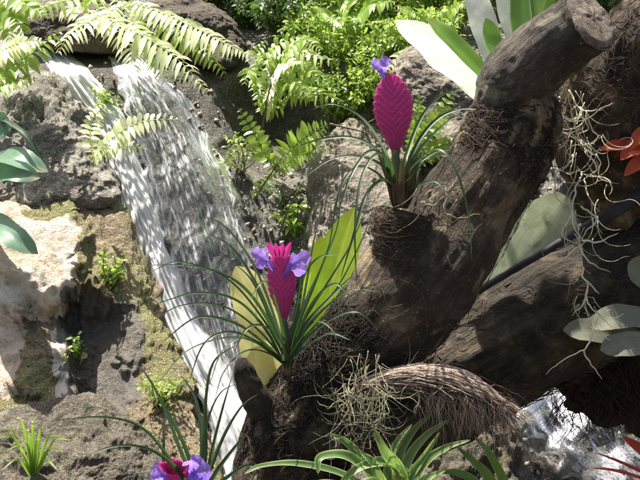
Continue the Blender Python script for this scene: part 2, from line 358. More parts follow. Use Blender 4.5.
# ------------------------------------------------------------------ rocks
def rock(name, poly, d0, tilt, thick, mat, label, sd, amp=.02, bulge=.1, cat='rock', na=230, nr=70, pw=3.0, freq=9, group=None, dfun=None, cfun=None):
    """solid boulder: outline ring swept to a front and a back; tilt = metres nearer per 100 px downwards"""
    cx = sum(p[0] for p in poly)/len(poly); cy = sum(p[1] for p in poly)/len(poly)
    ring = cr([Vector((p[0], p[1], 0)) for p in poly+[poly[0]]], na+1)[:-1]
    mb = MB(); idx = {}; cols = []
    def pt(i, j):                                               # j: -nr (back pole) .. 0 (rim) .. nr (front pole)
        s = abs(j)/nr; r = math.cos(s*math.pi/2)**.8; hgt = (1-r**pw)**(1/pw)
        px = cx+(ring[i].x-cx)*r; py = cy+(ring[i].y-cy)*r
        d = d0-(py-cy)/100*tilt + (-bulge if j > 0 else thick)*hgt + (dfun(px, py)*hgt if dfun and j > 0 else 0)
        cols.append(cfun(px, py) if cfun and j > 0 else (.5, .5, .5))
        q = P(px, py, d); k = Vector((sd, sd*.7, 0))
        dsp = noise.fractal(q*freq+k, .7, 2.1, 7)*amp + 1.0*amp*(.5-abs(noise.noise(q*freq*.6+k)))*1.6 + .35*amp*(.5-abs(noise.noise(q*freq*2.3+k)))
        dv = (q-P(cx, cy, d0+thick*.4)).normalized()
        return q+dv*dsp
    for j in range(-nr, nr+1):
        if abs(j) == nr: idx[j] = [len(mb.V)]*na; mb.V.append(pt(0, j)); continue
        idx[j] = list(range(len(mb.V), len(mb.V)+na))
        for i in range(na): mb.V.append(pt(i, j))
    mb.C = cols
    for j in range(-nr, nr):
        for i in range(na):
            a, b, c, d = idx[j][i], idx[j][(i+1) % na], idx[j+1][(i+1) % na], idx[j+1][i]
            f = [a]
            for q in (b, c, d):
                if q not in f: f.append(q)
            if len(f) > 2: mb.F.append(tuple(f))
    base = min(mb.V, key=lambda v: v.z)
    return tag(mb.build(name, mat, loc=(P(cx, cy, d0).x, P(cx, cy, d0).y, base.z)), label, cat, group)
def sstep(a, b, x): x = max(0, min(1, (x-a)/(b-a))); return x*x*(3-2*x)
def left_recess(px, py):
    w = 16*noise.noise(Vector((px*.035, py*.035, 1)))+7*noise.noise(Vector((px*.15, py*.15, 5)))
    e = max(abs(px-98+w)/31, abs(py-358+w)/60)
    up = sstep(-14, 10, py-300-.25*(px-70)+w)*sstep(75, 60, px+w)*.03           # the pale shoulder stands out over what is under it
    return .10*sstep(1.15, .5, e)*sstep(150, 90, px) - .05*sstep(92, 70, px+w)*sstep(322, 300, py+w) + up
def left_pale(px, py):  # masks for the painted sunlit face, slate facet and shade in the hollow
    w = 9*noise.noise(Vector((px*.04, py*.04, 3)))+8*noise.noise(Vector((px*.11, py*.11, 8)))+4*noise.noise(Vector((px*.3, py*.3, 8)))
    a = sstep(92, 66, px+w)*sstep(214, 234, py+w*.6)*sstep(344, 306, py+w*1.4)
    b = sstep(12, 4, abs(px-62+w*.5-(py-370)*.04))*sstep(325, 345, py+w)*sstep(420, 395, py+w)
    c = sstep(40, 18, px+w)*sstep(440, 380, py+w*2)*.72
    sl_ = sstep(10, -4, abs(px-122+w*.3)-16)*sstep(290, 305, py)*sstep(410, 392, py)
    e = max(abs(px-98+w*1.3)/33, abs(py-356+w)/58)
    return (max(a, b, c), max(sl_, .95*sstep(1.12, .9, e)), .5)  # slate tone spread over the hollow to paint its shade
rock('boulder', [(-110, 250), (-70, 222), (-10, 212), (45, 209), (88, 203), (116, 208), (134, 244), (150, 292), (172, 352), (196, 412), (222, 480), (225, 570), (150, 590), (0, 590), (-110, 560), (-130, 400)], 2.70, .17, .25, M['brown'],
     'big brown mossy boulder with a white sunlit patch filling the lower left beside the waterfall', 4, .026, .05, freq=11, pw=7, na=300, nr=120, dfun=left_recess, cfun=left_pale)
rock('boulder', [(-30, 440), (30, 416), (80, 408), (140, 424), (156, 470), (160, 560), (60, 590), (-60, 580)], 2.46, .14, .25, M['lowrock'], 'low brown rock under the dark hollow at the bottom left', 9, .025, .08)
rock('boulder', [(-60, 112), (0, 92), (50, 78), (74, 104), (96, 150), (116, 196), (70, 208), (0, 216), (-70, 222)], 3.03, .17, .25, M['crust'], 'rough grey white-crusted rock left of the waterfall lip', 14, .02, .06, freq=14)
rock('boulder', [(30, 22), (70, 6), (120, 16), (118, 48), (66, 50), (34, 44)], 3.42, .1, .2, M['darkrock'], 'dark brown rock in the shade above the lip of the waterfall', 17, .02, .06)
rock('boulder', [(142, 12), (178, 0), (218, 14), (240, 38), (236, 66), (200, 62), (168, 44), (146, 30)], 3.42, .1, .25, M['darkrock'], 'smooth dark rock behind the white-lit fern fronds', 22, .02, .08)
rock('boulder', [(322, 150), (350, 128), (396, 140), (420, 190), (410, 290), (380, 350), (336, 330), (316, 250), (312, 190)], 3.06, .17, .25, M['grey'], 'grey tan rock face behind the upper pink flower', 27, .022, .09)
rock('boulder', [(398, 60), (440, 50), (490, 80), (500, 130), (450, 160), (410, 140), (392, 96)], 3.12, .1, .2, M['grey'], 'grey brown rock below the glaring white leaf', 31, .02, .07)
rock('boulder', [(380, 480), (420, 442), (470, 432), (496, 426), (510, 450), (530, 520), (520, 640), (400, 640), (350, 560)], 2.5, .16, .3, M['lowrock'], 'speckled grey rock at the bottom edge right of the banded leaves', 35, .03, .05, freq=13)

# ------------------------------------------------------------------ logs
def limb(mb, pts, seg=72, n=90, rough=.10, rs=14, sd=0, flat=True):
    """pts: (px, py, depth, radius px)"""
    c = cr([Vector((*P(a, b, d), S(r, d))).to_4d() if False else Vector(P(a, b, d)) for a, b, d, r in pts], n)
    rr = cr([Vector((S(r, d), 0, 0)) for a, b, d, r in pts], n)
    rad = [q.x for q in rr]
    fr = frames(c); V = []; F = []; C = []
    for i, (p, (t, a, b)) in enumerate(zip(c, fr)):
        for k in range(seg):
            w = 2*math.pi*k/seg; dv = a*math.cos(w)+b*math.sin(w); q = p+dv*rad[i]
            s = noise.fractal(q*rs*.5+Vector((sd, 2, 1)), .9, 2.1, 3)*rough*1.3 + noise.fractal(Vector((math.cos(w)*3, math.sin(w)*3, i/n*6+sd)), .8, 2.1, 4)*rough*.7
            V.append(q+dv*rad[i]*s); C.append((i/(n-1), .5+.5*math.cos(w), .5+.5*math.sin(w)))
    for i in range(n-1):
        for k in range(seg): F.append((i*seg+k, i*seg+(k+1) % seg, (i+1)*seg+(k+1) % seg, (i+1)*seg+k))
    for e, ring in ((0, 0), (1, n-1)):                          # slightly domed, ragged ends
        m = len(V); cc = c[ring]; V.append(cc + fr[ring][0]*(rad[ring]*(.12 if e else -.12))); C.append((e, .5, .5))
        for k in range(seg):
            f = (ring*seg+k, ring*seg+(k+1) % seg, m); F.append(f if e else f[::-1])
    mb.add(V, F, C); return c, rad, fr
def surf(L, t, w, lift=1.02):
    c, rad, fr = L; f = max(0, min(.9999, t))*(len(c)-1); i = int(f); q = f-i; j = min(i+1, len(c)-1)
    p = c[i].lerp(c[j], q); r = rad[i]*(1-q)+rad[j]*q; _, a, b = fr[i]
    return p+(a*math.cos(w)+b*math.sin(w))*(r*lift)
def fibres(L, n, t0, t1, wrap=1.6, along=.05, r=.0007, lift=(1.0, 1.14), droop=.0, wr=None, seg=3, pts=9):
    mb = MB()
    for _ in range(n):
        t = rnd.uniform(t0, t1); w = rnd.uniform(*(wr or (0, 6.283))); dw = rnd.gauss(0, wrap); dt = rnd.gauss(0, along)
        l0 = rnd.uniform(*lift); l1 = rnd.uniform(*lift); ph = rnd.random()*6; path = []
        for k in range(pts):
            s = k/(pts-1)
            path.append(surf(L, t+dt*s+.012*math.sin(ph+s*7), w+dw*s, l0+(l1-l0)*s+.02*math.sin(ph+s*5)) - Vector((0, 0, droop*s*s)))
        tube(mb, path, [r*(1.1-.7*abs(2*k/(pts-1)-1)) for k in range(pts)], seg, False, (rnd.random(), .5, .5))
    return mb
B0 = P(300, 500, 2.0)
log = empty('driftwood_log', (B0.x, B0.y, 0), 'thick forked weathered log leaning right, carrying the two tall pink flowers', 'log')
mb = MB()
TR = limb(mb, [(262, 900, 2.06, 80), (272, 640, 2.05, 70), (285, 520, 2.03, 58), (302, 430, 2.02, 50), (345, 372, 2.0, 46), (392, 318, 2.0, 54), (430, 264, 2.0, 57), (470, 206, 2.0, 50), (500, 158, 2.0, 46), (515, 120, 1.995, 43), (518, 94, 1.99, 37)], 96, 190, .12, 12, 2)
trunk = mb.build('trunk', M['bark'], log)
mb = MB(); ST = limb(mb, [(428, 316, 2.0, 46), (414, 282, 1.98, 43), (407, 250, 1.965, 36), (405, 222, 1.96, 33), (406, 214, 1.96, 27)], 64, 50, .10, 16, 7)
mb.build('stub', M['bark'], log)
fibres(ST, 520, .25, .97, .9, .04, .0006, (1.0, 1.09)).build('fibre', M['fibre'], log)
mb = MB(); LB = limb(mb, [(507, 108, 1.985, 31), (509, 98, 1.98, 35), (517, 82, 1.97, 38), (540, 58, 1.94, 37), (568, 35, 1.90, 35), (590, 19, 1.87, 36)], 80, 80, .07, 12, 12)
lb = mb.build('limb', M['limb'], log)
# sawn end of the limb
c, rad, fr = LB; e = MB(); t, a, b = fr[-1]; ctr = c[-1]+t*.006
rings = 8; V = [ctr+t*.002]; F = []
for q in range(1, rings+1):
    for k in range(40):
        w = 2*math.pi*k/40; dv = a*math.cos(w)+b*math.sin(w); rr_ = rad[-1]*q/rings*(1+.05*math.sin(w*3+1))
        V.append(ctr+dv*rr_+t*(.004*noise.noise(Vector((math.cos(w)*q, math.sin(w)*q, 3)))-(.008 if q == rings else 0)))
for k in range(40): F.append((0, 1+k, 1+(k+1) % 40))
for q in range(rings-1):
    for k in range(40): F.append((1+q*40+k, 1+(q+1)*40+k, 1+(q+1)*40+(k+1) % 40, 1+q*40+(k+1) % 40))
e.add(V, F); e.build('sawn_end', M['cut'], lb)
fibres(TR, 520, .78, .97, .8, .03, .0006, (1.0, 1.10)).build('fibre', M['fibre'], log)
fibres(TR, 2200, .26, .46, .9, .03, .0008, (1.0, 1.12)).build('fibre', M['blackfibre'], log)
fibres(TR, 300, .26, .52, .9, .03, .0007, (1.02, 1.14)).build('fibre', M['fibre'], log)
fibres(TR, 900, .80, .95, .8, .02, .0008, (1.0, 1.08)).build('fibre', M['blackfibre'], log)
fibres(TR, 160, .50, .78, .5, .05, .0005, (1.0, 1.05)).build('fibre', M['fibre'], log)
mb = MB(); KN = limb(mb, [(262, 410, 1.97, 17), (250, 386, 1.95, 13), (243, 368, 1.94, 10), (242, 358, 1.94, 5)], 32, 24, .15, 40, 3); mb.build('knob', M['darkbark'], log)
mb = MB(); UB = limb(mb, [(300, 430, 2.0, 40), (350, 424, 1.98, 34), (410, 418, 1.98, 26), (450, 412, 1.98, 16)], 48, 40, .14, 20, 5); mb.build('root', M['darkbark'], log)
fibres(UB, 240, 0, .95, .7, .1, .0006, (1, 1.15)).build('fibre', M['fibre'], log)
# splintered branch with pale shredded fibre
mb = MB(); SB = limb(mb, [(338, 400, 1.95, 8), (370, 388, 1.92, 10), (405, 381, 1.90, 12), (445, 384, 1.885, 15), (476, 394, 1.88, 12), (504, 405, 1.88, 4)], 40, 50, .16, 30, 8)
br = mb.build('splintered_branch', M['darkbark'], log)
mb = MB(); mk = MB()
for _ in range(900):
    w = rnd.gauss(-1.0, .9) if False else rnd.uniform(0, 6.283); t = rnd.uniform(0, .8); L_ = rnd.uniform(.15, .45); ph = rnd.random()*6; dw = rnd.gauss(0, .7); sh = abs(rnd.gauss(0, .14)); pale_ = rnd.random() < (.9 if surf(SB, t, w, 1).z > surf(SB, t, w, 0).z+.004 else .28)  # upper fibres mostly pale, painting the light on top; under ones mostly dark
    path = []
    for k in range(9):
        s = k/8; tt = t+L_*s; q = surf(SB, min(tt, .999), w+dw*s, 1.03+.07*math.sin(ph+5*s)+(.08+sh)*s)
        if tt > 1: q = q + SB[2][-1][0]*(tt-1)*.22 - Vector((0, 0, (tt-1)**2*.35))
        path.append(q)
    tube(mb if pale_ else mk, path, [.0008*(1.1-.8*k/8) for k in range(9)], 3, False, (rnd.random(), .5, .5))
for _ in range(420):                                            # frayed ends that hang down
    t = rnd.uniform(.45, 1); p = surf(SB, t, rnd.uniform(0, 6.28), .9); L_ = rnd.uniform(.02, .085); dx = rnd.gauss(.012, .018); ph = rnd.random()*6
    path = [p+Vector((dx*(k/7)+.003*math.sin(ph+k), -.012*math.sin(k/7*2), -L_*(k/7)**1.3)) for k in range(8)]
    tube(mb if rnd.random() < .65 else mk, path, [.0006*(1.1-.8*k/7) for k in range(8)], 3, False, (rnd.random()*.7, .5, .5))
mb.build('shredded_fibre', M['palefibre'], br)
for _ in range(70):
    p = surf(SB, rnd.uniform(.55, 1), rnd.uniform(0, 6.28), 1); dv = Vector((rnd.uniform(.3, 1), rnd.gauss(-.1, .3), rnd.gauss(-.1, .4))); L_ = rnd.uniform(.03, .09); ph = rnd.random()*6
    path = [p+dv*(L_*k/9)+Vector((.003*math.sin(ph+k), 0, .003*math.cos(ph+k*1.2)-.035*(k/9)**2)) for k in range(10)]
    tube(mk, path, [.0007*(1.1-.8*k/9) for k in range(10)], 3, False, (rnd.uniform(.4, 1), .5, .5))
mk.build('shredded_fibre', M['fibre'], br)

q = P(520, 500, 2.3)
lg2 = empty('fallen_log', (q.x, q.y, 0), 'dark fallen log running to the right edge behind the forked log', 'log')
mb = MB(); L2 = limb(mb, [(360, 440, 2.27, 44), (430, 392, 2.25, 56), (510, 344, 2.24, 60), (590, 300, 2.24, 62), (680, 250, 2.24, 64), (800, 190, 2.25, 66), (960, 110, 2.3, 60)], 90, 160, .13, 12, 21)
mb.build('trunk', M['darkbark'], lg2)
mb = MB()
for _ in range(420):
    t = rnd.uniform(.15, .7); w = rnd.uniform(0, 6.28); path = [surf(L2, t+.06*k/6, w+.1*math.sin(k), 1.03+.03*math.sin(k*1.3)) for k in range(7)]
    tube(mb, path, .0008, 3, False, (rnd.random(), .5, .5))
mb.build('fibre', M['fibre'], lg2)
q = P(600, 230, 2.15)
st2 = empty('fibrous_stump', (q.x, q.y, 0), 'hairy brown stump at the upper right edge hung with curly pale moss', 'stump')
mb = MB(); S2 = limb(mb, [(660, 420, 2.44, 40), (640, 260, 2.32, 36), (612, 190, 2.2, 42), (602, 134, 2.12, 44), (612, 84, 2.10, 42), (640, 40, 2.08, 36), (690, -20, 2.08, 34), (740, -90, 2.1, 30)], 72, 110, .14, 14, 31)
mb.build('trunk', M['bark'], st2)
fibres(S2, 900, .42, .95, .7, .05, .0008, (1.0, 1.16), .004).build('fibre', M['fibre'], st2)
rm = rock('root_mass', [(566, 350), (600, 336), (660, 330), (690, 380), (664, 426), (624, 416), (600, 412), (574, 396), (556, 370)], 2.36, .0, .12, M['rust'], 'tangled rusty brown root mass hanging above the red leaf at the right edge', 44, .02, .08, 'roots', freq=30)
mb = MB()
for _ in range(420):
    x = rnd.uniform(555, 680); y = rnd.uniform(340, 415); d = 2.36-.08*math.sqrt(max(0, 1-((x-620)/75)**2)); ph = rnd.random()*6; L_ = rnd.uniform(14, 42); sl_ = rnd.gauss(0, .5)
    path = [P(x+sl_*L_*k/7+3*math.sin(ph+k*.9), y+L_*k/7, d-.012-.012*math.sin(k/7*3)) for k in range(8)]
    tube(mb, path, [.0009*(1.1-.7*k/7) for k in range(8)], 3, False, (rnd.random(), .5, .5))
mb.build('rootlet', M['rustfibre'], rm)
# pipe on the fallen log
mb = MB(); pp = cr([P(x, y, d) for x, y, d in [(432, 316, 2.20), (470, 296, 2.17), (520, 266, 2.14), (575, 234, 2.11), (618, 209, 2.08), (660, 184, 2.06), (760, 128, 2.04)]], 60)
tube(mb, pp, [S(lin([(0, 3), (.45, 4), (.6, 6), (1, 8)], i/59), 2.1) for i in range(60)], 16, True, None, .22, 45)
tag(mb.build('pipe', M['pipe'], loc=pp[0]), 'smooth blue-black pipe slanting up along the top of the dark fallen log', 'pipe')

# ------------------------------------------------------------------ pink quill bromeliads
def bract(base, tip, width, face, root, thick=.16, flat=1.0, N=12, k=.22):
    A = tip-base; S_ = A.normalized().cross(Vector(face)).normalized(); Nn = S_.cross(A.normalized()).normalized()
    nu, nv = 28, 110; mb = MB()
    prof = [(0, .15), (.12, .24), (.28, .56), (.42, .86), (.55, .99), (.65, 1.0), (.76, .92), (.87, .70), (.95, .40), (1, .05)]
    for side in (1, -1):
        V = []; C = []; F = []
        for j in range(nv+1):
            v = j/nv
            for i in range(nu+1):
                u = -1+2*i/nu; au = abs(u)
                ph = (v - k*au*(1 if u > 0 else .96))*N + (.5 if u < 0 else 0); sw = ph-math.floor(ph)
                phe = (v-k)*N+(.5 if u < 0 else 0); swe = phe-math.floor(phe)
                w = lin(prof, v)*width*(1+.09*(swe-.5)*(1 if .25 < v < .97 else 0))
                hgt = thick*width*lin(prof, v)*math.sqrt(max(0, 1-au**1.6)) + width*.022*(sw**1.4)*(1-au**4)*(v > .15) + width*.07*math.exp(-(u/.07)**2)*(1-v)
                V.append(base+A*v+S_*(u*w)+Nn*(side*hgt)+Nn*(.10*width*math.sin(v*3)))
                C.append((sw, v, au))
        for j in range(nv):
            for i in range(nu):
                a = j*(nu+1)+i; f = (a, a+1, a+nu+2, a+nu+1); F.append(f if side > 0 else f[::-1])
        mb.add(V, F, C)
    return mb.build('bract', M['bract'], root)
def flower(p, root, petals, tube_to=None):
    """petals: (dx px, dy px, dd, half width px) from the throat p=(px,py,d)"""
    px, py, d = p; mb = MB(); b = tube_to or (px+2, py+14, d)
    tube(mb, cr([P(*b), P((b[0]+px)/2, (b[1]+py)/2, d), P(px, py, d)], 8), [S(1.4+1.6*k/7, d) for k in range(8)], 10, False, (.2, .5, .5))
    f = mb.build('flower', M['petal'], root)
    for dx, dy, dd, w in petals:
        mb = MB(); pa = cr([P(px, py, d), P(px+dx*.5, py+dy*.62, d+dd*.35), P(px+dx, py+dy, d+dd)], 12)
        blade(mb, pa, S(w, d), (rnd.uniform(-.3, .3), -1, .35), .3, 6, rnd.random(), .12, prof=obov)
        mb.build('petal', M['petal'], f)
def straps(root, base, leaves, w=4.2, mat='strap', jit=.03):
    bx_, by_, bd = base
    for lf in leaves:
        pts = [P(bx_+rnd.uniform(-4, 4), by_+rnd.uniform(-3, 3), bd+rnd.uniform(-.012, .012))]; n = len(lf)
        for k, q in enumerate(lf):
            dd = (q[2] if len(q) > 2 else 0); pts.append(P(q[0], q[1], bd+dd))
        mb = MB(); L = sum((pts[i+1]-pts[i]).length for i in range(len(pts)-1))
        blade(mb, cr(pts, max(16, int(L/.008))), S(w, bd)*rnd.uniform(.8, 1.15), (rnd.uniform(-.5, .5), -1, .8), .45, 4, rnd.random(), prof=strap, twist=rnd.uniform(-.5, .5))
        mb.build('leaf', M[mat], root)
def rand_straps(root, base, n, l0, l1, az, w=3.4, mat='strap', drop=.6):
    """arching leaves in metres around the base"""
    b = P(*base); mb = None
    for _ in range(n):
        a = R(rnd.uniform(*az)); L = rnd.uniform(l0, l1); e = rnd.uniform(.5, 1.25); dv = Vector((math.cos(a), math.sin(a), 0)); path = []
        p = b.copy(); ang = e
        for k in range(22):
            path.append(p.copy()); p = p+(dv*math.cos(ang)+Vector((0, 0, math.sin(ang))))*(L/21); ang -= drop*rnd.uniform(.8, 1.2)*2.4/21
        mb = MB(); blade(mb, path, S(w, base[2])*rnd.uniform(.75, 1.1), (dv*-.3+Vector((0, -.3, 1))), .45, 4, rnd.random(), prof=strap, twist=rnd.uniform(-.4, .4))
        mb.build('leaf', M[mat], root)
GRP = 'pink quill bromeliads'
# upper
b = (400, 205, 1.93); q = empty('quill_bromeliad', P(*b), 'quill bromeliad with broad upright magenta bract on the upper stub of the forked log', 'bromeliad', GRP)
mb = MB(); tube(mb, cr([P(401, 205, 1.93), P(399, 180, 1.93), P(395, 150, 1.93)], 12), [S(5.5-2*i/11, 1.93) for i in range(12)], 12, True); mb.build('stalk', M['sheath'], q)
bract(P(396, 160, 1.93), P(391, 73, 1.925), S(20, 1.93), (.05, -1, .12), q)
flower((381, 71, 1.935), q, [(-10, -8, -.01, 7), (8, -13, .0, 7), (2, -4, -.025, 7)], (388, 84, 1.935))
for i in range(14):
    a = i*2.4; mb = MB(); dx = math.cos(a); dz = math.sin(a)*.02
    blade(mb, cr([P(400+dx*5, 208, 1.93+dz*.4), P(400+dx*13, 188-rnd.uniform(0, 10), 1.93+dz), P(400+dx*(16+rnd.uniform(0, 10)), 160-rnd.uniform(0, 14), 1.93+dz*1.6)], 14), S(5, 1.93), (-dx*.4, -1, .2), .6, 4, rnd.random(), prof=strap)
    mb.build('leaf_sheath', M['sheath'], q)
straps(q, (397, 190, 1.93), [
    [(384, 158, -.03), (368, 152, -.07), (350, 178, -.12), (335, 222, -.14)],
    [(388, 160, -.05), (374, 156, -.09), (360, 184, -.13), (355, 232, -.15), (357, 290, -.15)],
    [(378, 152, .02), (352, 138, .04), (322, 139, .06), (298, 146, .05)],
    [(382, 166, 0), (356, 156, 0), (330, 160, .0), (306, 176, -.01)],
    [(374, 172, -.04), (356, 168, -.08), (340, 190, -.1), (330, 240, -.1)],
    [(384, 180, -.05), (366, 196, -.1), (352, 240, -.12), (340, 280, -.12)],
    [(384, 150, .05), (362, 118, .09), (334, 104, .1), (310, 110, .11)],
    [(414, 150, .03), (434, 122, .05), (458, 110, .05), (484, 110, .03)],
    [(414, 158, -.02), (436, 132, -.04), (456, 118, -.05), (480, 122, -.05)],
    [(416, 164, -.05), (438, 150, -.1), (456, 172, -.12), (468, 214, -.12), (472, 262, -.11)],
    [(412, 170, .02), (436, 152, .05), (462, 150, .06)],
    [(412, 176, -.04), (430, 160, -.08), (448, 158, -.11), (462, 184, -.12)],
    [(408, 150, .06), (422, 116, .1), (440, 96, .12), (462, 88, .13)],
    [(418, 186, -.03), (436, 182, -.06), (452, 200, -.08)]], 2.3)
# lower
b = (288, 372, 1.94); q = empty('quill_bromeliad', P(*b), 'quill bromeliad with narrow magenta bract between two violet flowers above the waterfall foot', 'bromeliad', GRP)
mb = MB(); tube(mb, cr([P(288, 375, 1.94), P(286, 345, 1.94), P(283, 318, 1.94)], 12), [S(5-1.5*i/11, 1.94) for i in range(12)], 12, True); mb.build('stalk', M['sheath'], q)
bract(P(284, 330, 1.94), P(280, 246, 1.935), S(14.5, 1.94), (.1, -1, .15), q, thick=.3)
mb = MB()
for dx in (-8, -3, 2, 7):
    blade(mb, cr([P(280+dx*.5, 258, 1.93), P(280+dx, 250, 1.925), P(280+dx*1.6, 243-abs(dx)*.2, 1.92)], 8), S(3.2, 1.93), (dx*.05, -1, .3), .5, 4, .5, prof=lance)
mb.build('bract_tip', M['bract'], q)
flower((268, 262, 1.93), q, [(-17, -11, -.015, 6.5), (-13, 3, -.03, 6), (-6, -12, .015, 6)], (277, 276, 1.935))
flower((290, 265, 1.925), q, [(21, -9, -.01, 8), (16, 7, -.03, 7.5), (8, -9, .02, 6)], (283, 280, 1.935))
straps(q, (287, 366, 1.94), [
    [(268, 320, -.02), (240, 284, -.05), (200, 267, -.07), (146, 265, -.06)],
    [(266, 330, -.03), (236, 300, -.08), (196, 293, -.1), (150, 306, -.1)],
    [(262, 342, -.04), (232, 322, -.1), (196, 318, -.12), (160, 344, -.13)],
    [(260, 344, -.06), (230, 332, -.12), (204, 344, -.15), (188, 384, -.16)],
    [(266, 350, -.05), (244, 338, -.1), (222, 352, -.12), (210, 384, -.13)],
    [(272, 320, .03), (254, 280, .05), (232, 248, .06), (206, 232, .06)],
    [(274, 330, .0), (262, 300, -.01), (248, 276, -.02), (226, 258, -.04)],
    [(300, 320, .01), (316, 280, .02), (330, 240, .02), (336, 192, .02)],
    [(304, 322, -.03), (326, 286, -.06), (350, 246, -.08), (372, 196, -.08)],
    [(300, 316, .03), (308, 276, .05), (316, 232, .06), (330, 186, .07)],
    [(306, 330, -.02), (330, 304, -.05), (352, 290, -.07), (380, 292, -.08)],
    [(308, 338, -.04), (334, 318, -.08), (358, 312, -.1), (378, 330, -.1)],
    [(308, 346, -.05), (330, 334, -.1), (350, 340, -.12)],
    [(298, 310, -.01), (304, 276, -.03), (318, 258, -.04), (338, 254, -.05)],
    [(306, 326, .02), (332, 296, .04), (360, 272, .05), (396, 262, .05)],
    [(280, 316, -.05), (272, 290, -.09), (262, 282, -.12), (250, 300, -.14)],
    [(302, 324, -.05), (318, 296, -.1), (336, 284, -.13), (352, 300, -.15)],
    [(278, 340, -.06), (262, 326, -.12), (246, 330, -.15), (234, 352, -.16)]], 2.1)
straps(q, (288, 366, 1.94), [
    [(262, 318, -.02), (226, 278, -.05), (180, 262, -.07), (150, 272, -.07)], [(258, 330, -.03), (222, 306, -.07), (180, 306, -.1), (146, 326, -.11)],
    [(258, 344, -.05), (226, 338, -.1), (186, 352, -.14), (158, 384, -.15)], [(272, 310, .04), (252, 262, .07), (224, 226, .09), (196, 214, .09)],
    [(302, 312, .02), (322, 266, .04), (338, 224, .05), (340, 180, .05)], [(304, 326, -.02), (336, 290, -.06), (362, 240, -.09), (376, 200, -.09)],
    [(306, 336, -.03), (338, 306, -.07), (372, 286, -.1), (398, 300, -.11)], [(296, 310, .05), (302, 264, .08), (306, 226, .1), (320, 190, .11)],
    [(264, 352, -.06), (244, 352, -.1), (224, 372, -.13), (214, 402, -.14)], [(300, 340, -.06), (316, 322, -.1), (332, 330, -.13), (340, 352, -.14)]], 1.5)
# bottom
b = (196, 512, 1.93); q = empty('quill_bromeliad', P(*b), 'quill bromeliad at the bottom edge showing only its red bract tip and violet flower', 'bromeliad', GRP)
mb = MB(); tube(mb, cr([P(196, 560, 1.93), P(190, 530, 1.93), P(182, 505, 1.93)], 10), [S(5, 1.93)]*10, 12, True); mb.build('stalk', M['sheath'], q)
bract(P(190, 530, 1.93), P(174, 458, 1.91), S(15, 1.93), (-.1, -1, .3), q, thick=.35)
mb = MB()
for i in range(16):
    dx = -13+26*i/15; blade(mb, cr([P(174+dx*.5, 474, 1.905), P(174+dx*.9, 466, 1.89), P(174+dx*1.2, 458+abs(dx)*.35+rnd.uniform(-2, 2), 1.885)], 8), S(3, 1.9), (dx*.04, -1, .4), .5, 4, rnd.random(), prof=lance)
mb.build('bract_tip', M['bract'], q)
flower((192, 474, 1.895), q, [(20, -2, -.015, 10), (10, -16, .0, 10), (-1, -14, -.02, 9), (14, 10, -.03, 10)], (186, 490, 1.92))
flower((164, 476, 1.9), q, [(-10, -12, .0, 6), (-14, 0, -.01, 7), (-6, 6, -.02, 6)], (172, 490, 1.92))
straps(q, (200, 500, 1.94), [
    [(172, 462, -.05), (142, 428, -.1), (104, 417, -.14), (50, 421, -.16)],
    [(180, 450, .02), (166, 412, .04), (152, 384, .05), (140, 366, .05)],
    [(186, 450, -.02), (172, 420, -.04), (160, 398, -.05)],
    [(206, 450, .0), (206, 400, .0), (214, 362, -.01), (238, 344, -.03)],
    [(214, 460, -.02), (228, 428, -.03), (244, 404, -.05), (258, 394, -.07)],
    [(202, 440, .03), (196, 400, .05), (182, 376, .06)],
    [(178, 470, -.05), (150, 450, -.1), (118, 446, -.13), (86, 456, -.15)],
    [(218, 470, .0), (236, 446, .0), (250, 430, -.01)],
    [(224, 480, -.04), (246, 466, -.08), (262, 470, -.1)],
    [(204, 440, -.03), (212, 410, -.05), (222, 392, -.07), (236, 384, -.08)],
    [(168, 480, -.02), (164, 440, -.02), (166, 410, -.01)],
    [(212, 450, .04), (222, 410, .06), (232, 376, .07)]], 2.4)

# ------------------------------------------------------------------ broad-leaved plants
def leaves(root, items, mat, fold=.25, wave=.05, prof=broad, n=26):
    """items: (points (px,py,d), half width px, face)"""
    for pts, w, face in items:
        mb = MB(); d = pts[0][2]
        blade(mb, cr([P(*p) for p in pts], n), S(w, d), face, fold, 8, rnd.random(), wave, prof=prof); mb.build('leaf', M[mat], root)
q = empty('broadleaf_bromeliad', P(300, 385, 2.03), 'yellow-green broad-leaved plant behind the lower magenta flower', 'bromeliad')
leaves(q, [([(308, 385, 2.03), (322, 320, 2.03), (338, 262, 2.04), (355, 207, 2.05)], 23, (-.4, -1, .1)),
           ([(302, 385, 2.05), (312, 330, 2.06), (322, 280, 2.07), (321, 236, 2.08)], 20, (.2, -1, .2)),
           ([(312, 385, 2.02), (330, 345, 2.02), (344, 310, 2.02), (352, 282, 2.02)], 15, (-.2, -1, .3))], 'yellow', .2)
leaves(q, [([(286, 392, 2.03), (268, 345, 2.02), (252, 300, 2.01), (236, 266, 2.0)], 22, (.2, -1, .3)),
           ([(278, 395, 2.01), (262, 370, 2.0), (254, 345, 1.99), (250, 322, 1.99)], 17, (.3, -1, .3))], 'cream', .18)
q = empty('broadleaf_bromeliad', P(500, 100, 2.1), 'large bromeliad with glaring white and green leaves behind the sawn limb', 'bromeliad')
leaves(q, [([(502, 112, 2.08), (470, 80, 2.12), (438, 52, 2.16), (396, 20, 2.20)], 29, (-.1, -.45, 1)),
           ([(506, 100, 2.12), (492, 50, 2.13), (480, 10, 2.14), (470, -20, 2.15)], 14, (-.5, -1, .5)),
           ([(530, 80, 2.12), (518, 40, 2.14), (508, 0, 2.15), (500, -40, 2.16)], 13, (-.4, -1, .5))], 'whitebroad', .22)
